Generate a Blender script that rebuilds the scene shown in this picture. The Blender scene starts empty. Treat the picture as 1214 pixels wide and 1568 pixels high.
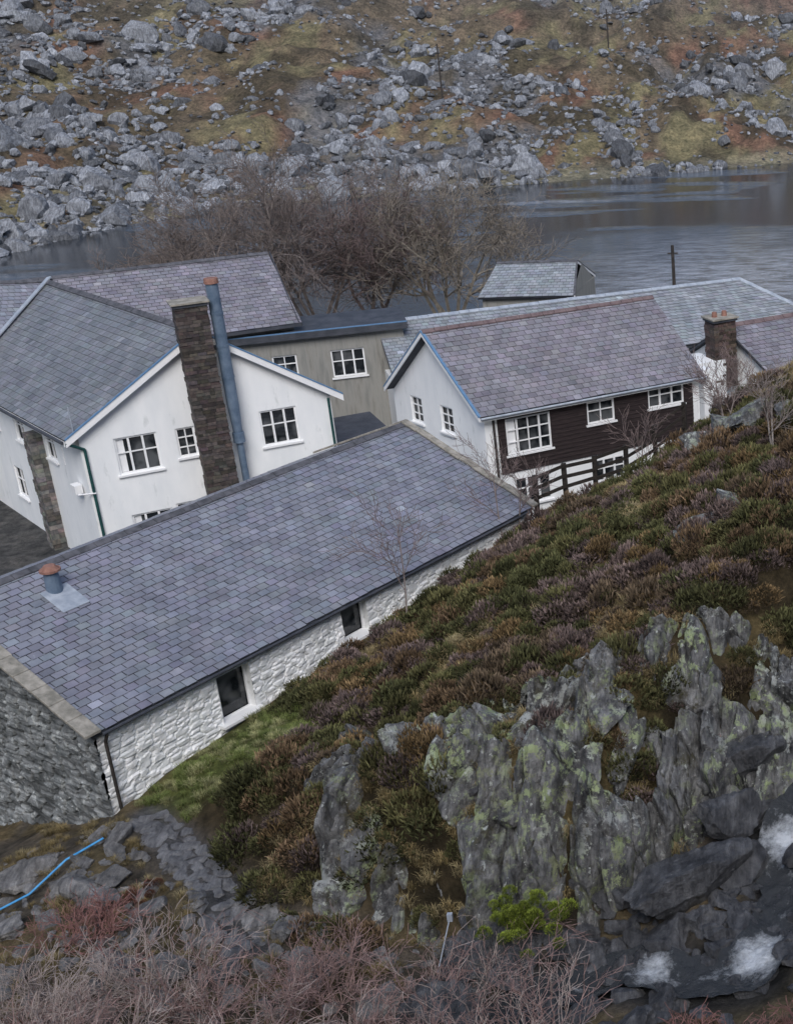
import bpy, math, random
import numpy as np
from mathutils import Vector, Matrix
R = np.random.default_rng(7)
random.seed(7)
scene = bpy.context.scene

# ------------------------------------------------------------------ numpy noise
def _h(i, j, k):
    n = (i * 374761393 + j * 668265263 + k * 362437) & 0xffffffff
    n = ((n ^ (n >> 13)) * 1274126177) & 0xffffffff
    return ((n ^ (n >> 16)) & 0xffffffff) / 4294967295.0
def vn(x, y, z=0.0):
    x, y, z = np.broadcast_arrays(np.asarray(x, float), np.asarray(y, float), np.asarray(z, float))
    i = np.floor(x).astype(np.int64); j = np.floor(y).astype(np.int64); k = np.floor(z).astype(np.int64)
    a = x - i; b = y - j; c = z - k
    a = a*a*(3-2*a); b = b*b*(3-2*b); c = c*c*(3-2*c)
    r = 0
    for di in (0, 1):
        for dj in (0, 1):
            for dk in (0, 1):
                w = (a if di else 1-a)*(b if dj else 1-b)*(c if dk else 1-c)
                r = r + w*_h(i+di, j+dj, k+dk)
    return r
def fbm(x, y, z=0.0, o=4):
    s = 0; a = .5; t = 0; x = np.asarray(x, float); y = np.asarray(y, float)
    for q in range(o):
        s = s + a*vn(x*2**q+17.3*q, y*2**q-9.1*q, z*2**q+3.7*q if not np.isscalar(z) or z else 0.0); t += a; a *= .5
    return s/t
def worley(x, y, full=False):
    i = np.floor(x).astype(np.int64); j = np.floor(y).astype(np.int64)
    f1 = np.full(x.shape, 9.); f2 = np.full(x.shape, 9.); idd = np.zeros(x.shape); dx_ = np.zeros(x.shape); dy_ = np.zeros(x.shape); i2 = np.zeros(x.shape); i3 = np.zeros(x.shape)
    for a in (-1, 0, 1):
        for b in (-1, 0, 1):
            ci = i+a; cj = j+b
            px = ci+.15+.7*_h(ci, cj, ci*0+5); py = cj+.15+.7*_h(ci, cj, ci*0+11)
            d = np.hypot(px-x, py-y)
            near = d < f1
            f2 = np.where(near, f1, np.minimum(f2, d)); idd = np.where(near, _h(ci, cj, ci*0+23), idd); f1 = np.where(near, d, f1)
            if full:
                dx_ = np.where(near, x-px, dx_); dy_ = np.where(near, y-py, dy_)
                i2 = np.where(near, _h(ci, cj, ci*0+31), i2); i3 = np.where(near, _h(ci, cj, ci*0+41), i3)
    if full: return f1, f2, idd, dx_*(i2-.5)*2+dy_*(i3-.5)*2
    return f1, f2, idd
def sst(a, b, x):
    t = np.clip((x-a)/(b-a), 0, 1); return t*t*(3-2*t)
def pdist(x, y, poly, closed=True):
    d = np.full(np.shape(x), 1e9); n = len(poly)
    ins = np.zeros(np.shape(x), bool)
    for q in range(n if closed else n-1):
        ax, ay = poly[q]; bx, by = poly[(q+1) % n]
        ex, ey = bx-ax, by-ay
        t = np.clip(((x-ax)*ex+(y-ay)*ey)/(ex*ex+ey*ey), 0, 1)
        d = np.minimum(d, np.hypot(x-ax-t*ex, y-ay-t*ey))
        if ay != by:
            c = ((ay > y) != (by > y)) & (x < (bx-ax)*(y-ay)/(by-ay)+ax)
            ins ^= c
    return np.where(ins, d, -d) if closed else d

# ------------------------------------------------------------------ materials
def newmat(name):
    m = bpy.data.materials.new(name); m.use_nodes = True
    nt = m.node_tree; b = nt.nodes['Principled BSDF']
    return m, nt, b
def N(nt, typ, **kw):
    n = nt.nodes.new(typ)
    for k, v in kw.items():
        if k in n.inputs: n.inputs[k].default_value = v
        else: setattr(n, k, v)
    return n
def ramp(nt, fac, stops):
    r = nt.nodes.new('ShaderNodeValToRGB')
    e = r.color_ramp.elements
    while len(e) < len(stops): e.new(.5)
    for q, (p, c) in enumerate(stops):
        e[q].position = p; e[q].color = (*c, 1) if len(c) == 3 else c
    nt.links.new(fac, r.inputs[0]); return r.outputs[0]
def mixc(nt, a, b, fac, mode='MIX'):
    m = nt.nodes.new('ShaderNodeMix'); m.data_type = 'RGBA'; m.blend_type = mode
    for s, v in ((m.inputs[0], fac), (m.inputs[6], a), (m.inputs[7], b)):
        if hasattr(v, 'links'): nt.links.new(v, s)
        elif isinstance(v, (int, float)): s.default_value = v
        else: s.default_value = (*v, 1)
    return m.outputs[2]
def pos(nt, scale=(1, 1, 1), rot=0):
    g = nt.nodes.new('ShaderNodeNewGeometry'); mp = nt.nodes.new('ShaderNodeMapping')
    mp.inputs['Scale'].default_value = scale; mp.inputs['Rotation'].default_value = (0, 0, rot)
    nt.links.new(g.outputs['Position'], mp.inputs[0]); return mp.outputs[0]
def noise(nt, vec, s, detail=6, rough=.6, out=0):
    n = N(nt, 'ShaderNodeTexNoise', Scale=s, Detail=detail, Roughness=rough)
    nt.links.new(vec, n.inputs['Vector']); return n.outputs[out]
def bump(nt, b, h, strength, dist):
    bp = N(nt, 'ShaderNodeBump', Strength=strength, Distance=dist)
    nt.links.new(h, bp.inputs['Height']); nt.links.new(bp.outputs[0], b.inputs['Normal']); return bp
def mat(name, c1, c2, s=3, rough=.8, bs=12, bst=.4, bd=.03, attr=False, scale=(1, 1, 1), c3=None, s3=1, lo=.35, hi=.65, t3=(.55, .65), spec=.3, metal=0):
    m, nt, b = newmat(name)
    p = pos(nt, scale)
    col = ramp(nt, noise(nt, p, s), [(lo, c1), (hi, c2)])
    if c3:
        f = ramp(nt, noise(nt, p, s3, 5, .65), [(t3[0], (0, 0, 0)), (t3[1], (1, 1, 1))])
        col = mixc(nt, col, c3, f)
    if attr:
        a = N(nt, 'ShaderNodeAttribute', attribute_name='Col')
        col = mixc(nt, col, a.outputs['Color'], 1.0, 'MULTIPLY')
    nt.links.new(col, b.inputs['Base Color'])
    b.inputs['Roughness'].default_value = rough
    b.inputs['Specular IOR Level'].default_value = spec
    b.inputs['Metallic'].default_value = metal
    if bst: bump(nt, b, noise(nt, p, bs, 8), bst, bd)
    return m
M = {}
M['slate'] = mat('slate', (.82, .83, .85), (1.17, 1.17, 1.17), 1.3, .45, 30, .3, .01, attr=True, c3=(1.7, 1.75, 1.65), s3=9, t3=(.66, .74), spec=.5)
M['ridge'] = mat('ridge_tile', (.06, .062, .07), (.13, .13, .145), 4, .7)
M['redridge'] = mat('weathered_ridge_tile', (.12, .085, .09), (.2, .15, .15), 4, .7)
M['white'] = mat('white_render', (.8, .82, .83), (.89, .9, .9), .8, .7, 25, .25, .01, c3=(.5, .53, .52), s3=1.8, scale=(2, 2, .6), t3=(.6, .85))
M['whitestone'] = mat('whitewashed_stone', (.76, .78, .77), (.89, .89, .89), 3, .75, 18, .4, .02, c3=(.36, .355, .33), s3=3.2, t3=(.55, .75))
M['darkstone'] = mat('dark_rubble_stone', (.09, .098, .098), (.27, .28, .28), 3.2, .8, 14, .5, .03, c3=(.45, .47, .46), s3=4, t3=(.56, .66), attr=True)
M['brick'] = mat('dark_chimney_brick', (.6, .6, .6), (1.2, 1.1, 1.0), 8, .85, 30, .5, .02, attr=True)
M['greyrender'] = mat('grey_render', (.22, .22, .205), (.36, .35, .32), 1.2, .8, 20, .3, .01, scale=(3, 3, .4), c3=(.14, .135, .12), s3=1.2, t3=(.5, .75))
M['clad'] = mat('dark_timber_cladding', (.02, .015, .016), (.05, .037, .037), 3, .7, 8, .3, .01, scale=(1, 1, 14))
M['frame'] = mat('white_window_frame', (.8, .81, .82), (.86, .86, .86), 5, .5, bst=0)
M['blue'] = mat('blue_trim_paint', (.1, .2, .34), (.14, .26, .42), 5, .5, bst=0)
M['flue'] = mat('blue_grey_metal', (.1, .15, .22), (.18, .24, .32), 3, .45, bst=0, metal=.2)
M['terra'] = mat('terracotta', (.22, .11, .085), (.33, .18, .14), 6, .8)
M['lead'] = mat('lead_sheet', (.3, .34, .4), (.46, .5, .55), 4, .45, bst=.2, metal=.1)
M['green'] = mat('green_downpipe', (.01, .05, .05), (.02, .08, .075), 4, .5, bst=0)
M['coping'] = mat('stone_coping', (.2, .19, .16), (.4, .37, .32), 4, .85)
M['felt'] = mat('dark_roof_felt', (.04, .045, .055), (.075, .08, .095), 2, .6)
M['wood'] = mat('weathered_timber', (.02, .017, .015), (.045, .038, .033), 5, .85, scale=(1, 1, 4))
M['pole'] = mat('pole_timber', (.03, .028, .026), (.06, .05, .045), 5, .85)
M['rope'] = mat('blue_hose_plastic', (.05, .28, .6), (.1, .4, .75), 5, .4, bst=0)
M['heather'] = mat('heather_foliage', (.7, .7, .7), (1.3, 1.27, 1.22), 2.0, .8, bst=0, attr=True, spec=.15)
M['grass'] = mat('grass_blades', (.8, .8, .8), (1.2, 1.2, 1.15), 2.5, .8, bst=0, attr=True, spec=.15)
M['bark'] = mat('bare_bark', (.05, .044, .042), (.11, .098, .093), 3, .85, attr=True, bst=0)
def groundmat():
    m, nt, b = newmat('hillside_ground')
    a = N(nt, 'ShaderNodeAttribute', attribute_name='Col')
    p = pos(nt)
    col = mixc(nt, a.outputs['Color'], ramp(nt, noise(nt, p, .55, 10, .75), [(.32, (.42, .45, .49)), (.5, (1, 1, 1)), (.68, (1.6, 1.52, 1.45))]), 1.0, 'MULTIPLY')
    col = mixc(nt, col, ramp(nt, noise(nt, p, 2.6, 6, .7), [(.35, (.55, .56, .56)), (.65, (1.45, 1.42, 1.38))]), .9, 'MULTIPLY')
    nt.links.new(col, b.inputs['Base Color']); b.inputs['Roughness'].default_value = .95; b.inputs['Specular IOR Level'].default_value = .1
    bump(nt, b, noise(nt, p, 1.6, 12, .75), 1.0, .5)
    return m
M['ground'] = groundmat()
def glassmat():
    m, nt, b = newmat('window_glass')
    p = pos(nt)
    col = ramp(nt, noise(nt, p, 1.4, 2), [(.45, (.012, .015, .018)), (.6, (.09, .095, .1))])
    nt.links.new(col, b.inputs['Base Color']); b.inputs['Roughness'].default_value = .08
    b.inputs['Specular IOR Level'].default_value = .6; return m
M['glass'] = glassmat()
def rockmat(name, d, l, lich, rough=.8, attr=False, spec=.3, lo=.45):
    m, nt, b = newmat(name)
    p = pos(nt); ps = pos(nt, (3.2, .7, .8), .2)
    col = ramp(nt, noise(nt, p, 1.6, 10, .75), [(.34, d), (.5, tuple(.55*a+.45*c for a, c in zip(d, l))), (.66, l)])
    col = mixc(nt, col, ramp(nt, noise(nt, ps, 2.4, 8, .7), [(.38, (lo, lo, lo*1.03)), (.6, (1.3, 1.3, 1.3))]), .9, 'MULTIPLY')
    if lich:
        f2 = ramp(nt, noise(nt, p, .9, 8, .75), [(.55, (0, 0, 0)), (.63, (.85, .85, .85))])
        col = mixc(nt, col, (.08, .072, .04), f2)
        msk = ramp(nt, noise(nt, p, .55, 3, .5), [(.4, (0, 0, 0)), (.54, (1, 1, 1))])
        f = ramp(nt, noise(nt, p, 2.8, 12, .78), [(.51, (0, 0, 0)), (.55, (1, 1, 1))])
        lc = ramp(nt, noise(nt, p, .8, 3), [(.4, (.5, .52, .5)), (.5, lich), (.62, (.34, .37, .22))])
        mm = N(nt, 'ShaderNodeMath', operation='MULTIPLY'); nt.links.new(f, mm.inputs[0]); nt.links.new(msk, mm.inputs[1])
        col = mixc(nt, col, lc, mm.outputs[0])
        f3 = ramp(nt, noise(nt, p, 5.5, 6, .6), [(.635, (0, 0, 0)), (.66, (.9, .9, .9))])
        col = mixc(nt, col, (.6, .63, .6), f3)
    if attr:
        a = N(nt, 'ShaderNodeAttribute', attribute_name='Col')
        col = mixc(nt, col, a.outputs['Color'], 1.0, 'MULTIPLY')
    nt.links.new(col, b.inputs['Base Color'])
    b.inputs['Roughness'].default_value = rough; b.inputs['Specular IOR Level'].default_value = spec
    h1 = noise(nt, p, 4.5, 12, .72); h2 = noise(nt, ps, 3.0, 10, .7)
    ad = N(nt, 'ShaderNodeMath', operation='ADD'); nt.links.new(h1, ad.inputs[0]); nt.links.new(h2, ad.inputs[1])
    bump(nt, b, ad.outputs[0], 1.0, .12)
    return m
M['rock'] = rockmat('outcrop_rock', (.07, .07, .073), (.35, .35, .345), (.42, .5, .27), lo=.38)
M['stone'] = rockmat('loose_stone', (.10, .098, .096), (.36, .35, .34), None, lo=.6)
M['pathstone'] = rockmat('path_stone', (.13, .13, .135), (.27, .27, .275), None, lo=.7)
M['wetrock'] = rockmat('wet_rock', (.036, .038, .044), (.18, .182, .19), None, .36, spec=.55, lo=.5)
M['farrock'] = rockmat('far_boulder_rock', (.5, .5, .52), (1.15, 1.15, 1.16), None, .85, attr=True, lo=.45)
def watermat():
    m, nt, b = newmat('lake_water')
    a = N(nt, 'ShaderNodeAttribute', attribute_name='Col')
    sp = ramp(nt, noise(nt, pos(nt, (.35, .9, 1)), 1.4, 6, .75), [(.4, (.3, .3, .3)), (.6, (1.25, 1.25, 1.25))])  # sparkle noise that breaks up the painted sky sheen
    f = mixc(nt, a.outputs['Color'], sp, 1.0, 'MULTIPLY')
    nt.links.new(mixc(nt, (.022, .026, .032), (.36, .40, .47), f), b.inputs['Base Color'])  # pale base colour in ruffled patches paints in the bright sky reflection
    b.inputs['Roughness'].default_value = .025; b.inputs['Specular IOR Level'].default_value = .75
    w1 = noise(nt, pos(nt, (.7, 1.3, 1)), 1.9, 5, .7)
    ad = N(nt, 'ShaderNodeMath', operation='ADD'); ad.inputs[1].default_value = .016; nt.links.new(a.outputs['Fac'], ad.inputs[0])
    mul = N(nt, 'ShaderNodeMath', operation='MULTIPLY'); nt.links.new(w1, mul.inputs[0]); nt.links.new(ad.outputs[0], mul.inputs[1])
    bump(nt, b, mul.outputs[0], 1.0, .6)
    return m
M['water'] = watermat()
def streammat():
    m, nt, b = newmat('stream_water')
    a = N(nt, 'ShaderNodeAttribute', attribute_name='Col')
    sx = N(nt, 'ShaderNodeSeparateXYZ'); nt.links.new(a.outputs['Vector'], sx.inputs[0])
    cb = N(nt, 'ShaderNodeCombineXYZ')
    m1 = N(nt, 'ShaderNodeMath', operation='MULTIPLY'); m1.inputs[1].default_value = 100*2.6; nt.links.new(sx.outputs[1], m1.inputs[0])
    m2 = N(nt, 'ShaderNodeMath', operation='MULTIPLY'); m2.inputs[1].default_value = 5; nt.links.new(sx.outputs[2], m2.inputs[0])
    nt.links.new(m1.outputs[0], cb.inputs[0]); nt.links.new(m2.outputs[0], cb.inputs[1])
    n1 = noise(nt, cb.outputs[0], 1.3, 10, .8); n2 = noise(nt, pos(nt), 3.2, 10, .75)
    av = N(nt, 'ShaderNodeMath', operation='ADD'); nt.links.new(n1, av.inputs[0]); nt.links.new(n2, av.inputs[1])
    hf = N(nt, 'ShaderNodeMath', operation='MULTIPLY'); hf.inputs[1].default_value = .5; nt.links.new(av.outputs[0], hf.inputs[0])
    ad = N(nt, 'ShaderNodeMath', operation='ADD'); nt.links.new(sx.outputs[0], ad.inputs[0]); nt.links.new(hf.outputs[0], ad.inputs[1])
    f = ramp(nt, ad.outputs[0], [(.6, (0, 0, 0)), (.72, (.45, .45, .45)), (.86, (1, 1, 1))])
    nt.links.new(mixc(nt, (.055, .06, .066), (.82, .86, .9), f), b.inputs['Base Color'])
    b.inputs['Roughness'].default_value = .15
    bump(nt, b, n2, 1.0, .15); return m
M['stream'] = streammat()

# ------------------------------------------------------------------ mesh helpers
def empty(name, loc=(0, 0, 0)):
    e = bpy.data.objects.new(name, None); scene.collection.objects.link(e); e.location = loc
    e.empty_display_size = .5; return e
def link(name, me, parent=None):
    o = bpy.data.objects.new(name, me); scene.collection.objects.link(o)
    if parent:
        o.parent = parent; o.matrix_parent_inverse = Matrix.Translation(parent.location).inverted()
    return o
def fast(name, V, F, mats, parent=None, col=None, smooth=False, midx=None):
    V = np.ascontiguousarray(V, dtype=np.float32); F = np.ascontiguousarray(F, dtype=np.int32)
    me = bpy.data.meshes.new(name)
    me.vertices.add(len(V)); me.vertices.foreach_set('co', V.ravel())
    k = F.shape[1]
    me.loops.add(F.size); me.loops.foreach_set('vertex_index', F.ravel())
    me.polygons.add(len(F)); me.polygons.foreach_set('loop_start', np.arange(len(F), dtype=np.int32)*k)
    try: me.polygons.foreach_set('loop_total', np.full(len(F), k, dtype=np.int32))
    except Exception: pass
    me.polygons.foreach_set('use_smooth', np.full(len(F), smooth))
    for m in (mats if isinstance(mats, list) else [mats]): me.materials.append(m)
    me.update(calc_edges=True)
    if col is not None:
        a = me.color_attributes.new('Col', 'FLOAT_COLOR', 'POINT')
        c = np.ones((len(V), 4), np.float32); c[:, :3] = col
        a.data.foreach_set('color', c.ravel())
    me.validate()
    return link(name, me, parent)
def gridfaces(shape):
    i = np.arange(shape[0]*shape[1]).reshape(shape)
    return np.stack([i[:-1, :-1], i[1:, :-1], i[1:, 1:], i[:-1, 1:]], -1).reshape(-1, 4)
class MB:
    def __init__(s): s.v = []; s.f = []; s.m = []
    def quad(s, pts, mi=0):
        b = len(s.v); s.v += [tuple(p) for p in pts]; s.f.append(tuple(range(b, b+len(pts)))); s.m.append(mi)
    def box(s, O, A, B, C, mi=0):
        O, A, B, C = map(Vector, (O, A, B, C)); b = len(s.v)
        for k in (0, 1):
            for p in (O, O+A, O+A+B, O+B): s.v.append(tuple(p+C*k))
        for f in ((0, 3, 2, 1), (4, 5, 6, 7), (0, 1, 5, 4), (1, 2, 6, 5), (2, 3, 7, 6), (3, 0, 4, 7)):
            s.f.append(tuple(b+i for i in f)); s.m.append(mi)
    def tube(s, p, q, r0, r1, mi=0, k=12, cap=True):
        p, q = Vector(p), Vector(q); d = (q-p).normalized()
        a = d.orthogonal().normalized(); c = d.cross(a); b = len(s.v)
        for (o, r) in ((p, r0), (q, r1)):
            for i in range(k):
                t = 2*math.pi*i/k; s.v.append(tuple(o+a*math.cos(t)*r+c*math.sin(t)*r))
        for i in range(k):
            j = (i+1) % k; s.f.append((b+i, b+j, b+k+j, b+k+i)); s.m.append(mi)
        if cap:
            s.f.append(tuple(b+k+i for i in range(k))); s.m.append(mi)
            s.f.append(tuple(b+k-1-i for i in range(k))); s.m.append(mi)
    def make(s, name, mats, parent=None, bevel=0):
        me = bpy.data.meshes.new(name); me.from_pydata(s.v, [], s.f)
        for m in (mats if isinstance(mats, list) else [mats]): me.materials.append(m)
        me.polygons.foreach_set('material_index', s.m); me.update()
        o = link(name, me, parent)
        if bevel:
            b = o.modifiers.new('bevel', 'BEVEL'); b.width = bevel; b.segments = 2
        return o
Z = Vector((0, 0, 1))

def wall(mb, O, dx, W, z0, z1, n, ops, mi=0, depth=.16):
    dx = Vector((dx[0], dx[1], 0)).normalized(); n = Vector((n[0], n[1], 0)).normalized()
    xs = sorted({0, W, *[o[0] for o in ops], *[o[1] for o in ops]}); zs = sorted({z0, z1, *[o[2] for o in ops], *[o[3] for o in ops]})
    P = lambda s, z, d=0: Vector((O[0], O[1], 0))+dx*s+Z*z-n*d
    for a, b in zip(xs, xs[1:]):
        for c, d in zip(zs, zs[1:]):
            mx, mz = (a+b)/2, (c+d)/2
            if any(o[0] < mx < o[1] and o[2] < mz < o[3] for o in ops): continue
            if b > W or d > z1+1e-6 or a < 0 or c < z0-1e-6: continue
            mb.quad([P(a, c), P(b, c), P(b, d), P(a, d)], mi)
    for o in ops:
        a, b, c, d = o[:4]
        for p in ([P(a, c), P(a, d), P(a, d, depth), P(a, c, depth)], [P(b, c), P(b, d), P(b, d, depth), P(b, c, depth)],
                  [P(a, d), P(b, d), P(b, d, depth), P(a, d, depth)], [P(a, c), P(b, c), P(b, c, depth), P(a, c, depth)]):
            mb.quad(p, mi)
def window(parent, O, dx, n, s0, s1, z0, z1, cols=2, rows=2, depth=.1, fr=.065, bar=.04, sill=True, name='window'):
    dx = Vector((dx[0], dx[1], 0)).normalized(); n = Vector((n[0], n[1], 0)).normalized()
    P = lambda s, z, d=0: Vector((O[0], O[1], 0))+dx*s+Z*z-n*d
    mb = MB(); w = s1-s0; h = z1-z0; t = .05
    mb.quad([P(s0, z0, depth+.03), P(s1, z0, depth+.03), P(s1, z1, depth+.03), P(s0, z1, depth+.03)], 1)
    mb.box(P(s0, z0, depth), dx*fr, Z*h, n*t); mb.box(P(s1-fr, z0, depth), dx*fr, Z*h, n*t)
    mb.box(P(s0+fr, z0, depth), dx*(w-2*fr), Z*fr, n*(t-.002)); mb.box(P(s0+fr, z1-fr, depth), dx*(w-2*fr), Z*fr, n*(t-.002))
    for i in range(1, cols): mb.box(P(s0+w*i/cols-bar/2, z0+fr, depth), dx*bar, Z*(h-2*fr), n*(t-.006))
    for i in range(1, rows): mb.box(P(s0+fr, z0+h*((i/rows)**(.8 if rows == 2 else 1))-bar/2, depth), dx*(w-2*fr), Z*bar, n*(t-.01))
    if cols >= 3 and rows >= 2:
        for f_ in (1/cols, (cols-1)/cols): mb.box(P(s0+w*f_-.035, z0+fr, depth), dx*.07, Z*(h-2*fr), n*(t+.006))
    if h > .8 and w > .8 and random.random() < .6:
        cw = w*random.uniform(.12, .25); mb.box(P(s0+fr, z0+fr, depth+.02), dx*cw, Z*(h-2*fr), n*-.005, 0)
    if sill: mb.box(P(s0-.07, z0-.07, .08), dx*(w+.14), Z*.068, n*.16)
    return mb.make(name, [M['frame'], M['glass']], parent)
SL = {'blue': ((.238, .246, .286), .085), 'purple': ((.232, .223, .252), .10), 'grey': ((.198, .206, .222), .12), 'lt': ((.28, .302, .325), .11)}
def roof(name, RL, RR, EL, ER, parent, tone='blue', gauge=.215, width=.3, slab=True):
    RL, RR, EL, ER = (np.array(p, float) for p in (RL, RR, EL, ER))
    L = max(np.linalg.norm(ER-EL), np.linalg.norm(RR-RL)); S = np.linalg.norm((RL+RR)/2-(EL+ER)/2)
    nrm = np.cross(ER-EL, RL-EL); nrm /= np.linalg.norm(nrm)
    if nrm[2] < 0: nrm = -nrm
    nr = int(S/gauge); nc = int(L/width)
    r, c = np.meshgrid(np.arange(nr), np.arange(-1, nc+1), indexing='ij'); r = r.ravel(); c = c.ravel()
    u0 = np.clip((c+.5*(r % 2))/nc, 0, 1); u1 = np.clip((c+1+.5*(r % 2))/nc, 0, 1)
    k = (u1-u0) > .05/nc; r, u0, u1 = r[k], u0[k], u1[k]
    g = .010/L; u0 = u0+g; u1 = u1-g
    jit = R.normal(0, .006, len(r))/S
    v0 = r/nr+jit; v1 = np.minimum((r+1.0)/nr+.01, 1.0)
    def P(u, v, o): 
        o = np.reshape(o, (-1, 1))+(.05*(vn(u*L/3.1+RL[0], v*S/2.3)-.5))[:, None]
        u = u[:, None]; v = v[:, None]
        return (EL*(1-u)+ER*u)*(1-v)+(RL*(1-u)+RR*u)*v+nrm*o
    lift = .034+R.normal(0, .004, len(r))
    o1 = np.full(len(r), .004)
    V = np.stack([P(u0, v0, lift), P(u1, v0, lift+R.normal(0, .003, len(r))), P(u1, v1, o1), P(u0, v1, o1), P(u0, v0, o1*0-.004), P(u1, v0, o1*0-.004)], 1)
    n = len(r); b = (np.arange(n)*6)[:, None]
    F = np.concatenate([b+np.array([[0, 1, 2, 3]]), b+np.array([[4, 5, 1, 0]])])
    base, var = SL[tone]
    cc = np.array(base)*(1+R.normal(0, var, (n, 1)))*(1+R.normal(0, .022, (n, 3)))
    lt = R.random(n) < .008; cc[lt] *= 1.4
    cc = np.clip(cc, .03, .6)
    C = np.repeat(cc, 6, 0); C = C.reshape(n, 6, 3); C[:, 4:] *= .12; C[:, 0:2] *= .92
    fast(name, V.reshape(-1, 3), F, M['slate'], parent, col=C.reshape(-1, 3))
    if slab:
        mb = MB(); o = Vector(nrm)*-.035
        a, b_, c_, d = Vector(EL)+o, Vector(ER)+o, Vector(RR)+o, Vector(RL)+o; t = Vector(nrm)*-.08
        mb.quad([a, b_, c_, d]); mb.quad([a+t, d+t, c_+t, b_+t])
        for p, q in ((a, b_), (b_, c_), (c_, d), (d, a)): mb.quad([p, q, q+t, p+t])
        mb.make(name+'_boards', M['felt'], parent)
def ridge(name, A, B, parent, m='ridge', w=.17, pitch=.5):
    A, B = Vector(A), Vector(B); d = B-A; L = d.length; d.normalize(); s = d.cross(Z).normalized()
    mb = MB(); n = max(2, int(L/.45))
    for i in range(n):
        p = A+d*(L*i/n); e = d*(L/n*.97); h = .05+random.uniform(-.008, .008)
        for sg in (1, -1):
            mb.box(p+Z*h, e, s*sg*w-Z*w*pitch, Z*.035)
    mb.make(name, M[m], parent)
def barge(name, A, B, parent, w=.2, t=.04, n=None, trim='blue', main='frame'):
    A, B = Vector(A), Vector(B); n = Vector(n).normalized(); mb = MB()
    mb.box(A-Z*w, B-A, n*t, Z*w, 0); mb.box(A+Z*.003-n*.05, B-A, n*(t+.07), Z*.05, 1)
    mb.make(name, [M[main], M[trim]], parent)
def pipe(name, pts, r, m, parent=None, k=8):
    mb = MB()
    for a, b in zip(pts, pts[1:]): mb.tube(a, b, r, r, 0, k)
    return mb.make(name, m if not isinstance(m, str) else M[m], parent)
def rubble(name, O, dx, W, zb, topf, n, ops, m, parent, cell=(.34, .17), amp=.05, res=.06, tint=None, edge=.25):
    dx = np.array([dx[0], dx[1], 0.]); n = np.array([n[0], n[1], 0.]); O = np.array([O[0], O[1], 0.])
    ss = np.unique(np.concatenate([np.arange(0, W+res, res), [o for q in ops for o in q[:2]]])); ss = ss[ss <= W+1e-6]; ss[-1] = W
    zt = max(topf(s) for s in ss)
    zs = np.unique(np.concatenate([np.arange(zb, zt+res, res), [o for q in ops for o in q[2:4]]]))
    S, ZZ = np.meshgrid(ss, zs, indexing='ij')
    top = np.array([topf(s) for s in ss])[:, None]; Zc = np.minimum(ZZ, top)
    ws = S/cell[0]+.35*vn(S*2, ZZ*2)+.6*vn(S*.7, ZZ*5); wz = Zc/cell[1]+.5*vn(S*1.5, ZZ*1.5, 4)
    f1, f2, idd = worley(ws, wz)
    e = sst(0, edge, f2-f1)
    d = amp*(e*(.45+.8*idd)-.5)+amp*.9*(fbm(S*4, Zc*6)-.5)
    P = O+dx*S[..., None]+n*d[..., None]; P[..., 2] = Zc
    F = gridfaces(S.shape)
    ms = ((S[:-1, :-1]+S[1:, 1:])/2).ravel(); mz = ((ZZ[:-1, :-1]+ZZ[1:, 1:])/2).ravel()
    keep = mz < np.interp(ms, ss, top[:, 0])+res
    for o in ops: keep &= ~((ms > o[0]) & (ms < o[1]) & (mz > o[2]) & (mz < o[3]))
    c = (.5+.9*idd)*(.4+.6*e) if tint is None else (.9+.1*idd)*(.75+.25*e)
    C = c[..., None]*np.array([1, 1, 1.])
    fast(name, P.reshape(-1, 3), F[keep], m, parent, col=C.reshape(-1, 3))
    mb = MB(); D = .3
    for o in ops:
        Q = lambda s, z, dd: Vector(O+dx*s-n*dd)+Z*z
        a, b, c0, d0 = o[:4]
        for p in ([Q(a, c0, -.02), Q(a, d0, -.02), Q(a, d0, D), Q(a, c0, D)], [Q(b, c0, -.02), Q(b, d0, -.02), Q(b, d0, D), Q(b, c0, D)],
                  [Q(a, d0, -.02), Q(b, d0, -.02), Q(b, d0, D), Q(a, d0, D)], [Q(a, c0, -.02), Q(b, c0, -.02), Q(b, c0, D), Q(a, c0, D)]): mb.quad(p)
    if ops: mb.make('window_reveals', m if tint is None else M['whitestone'], parent)
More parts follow.
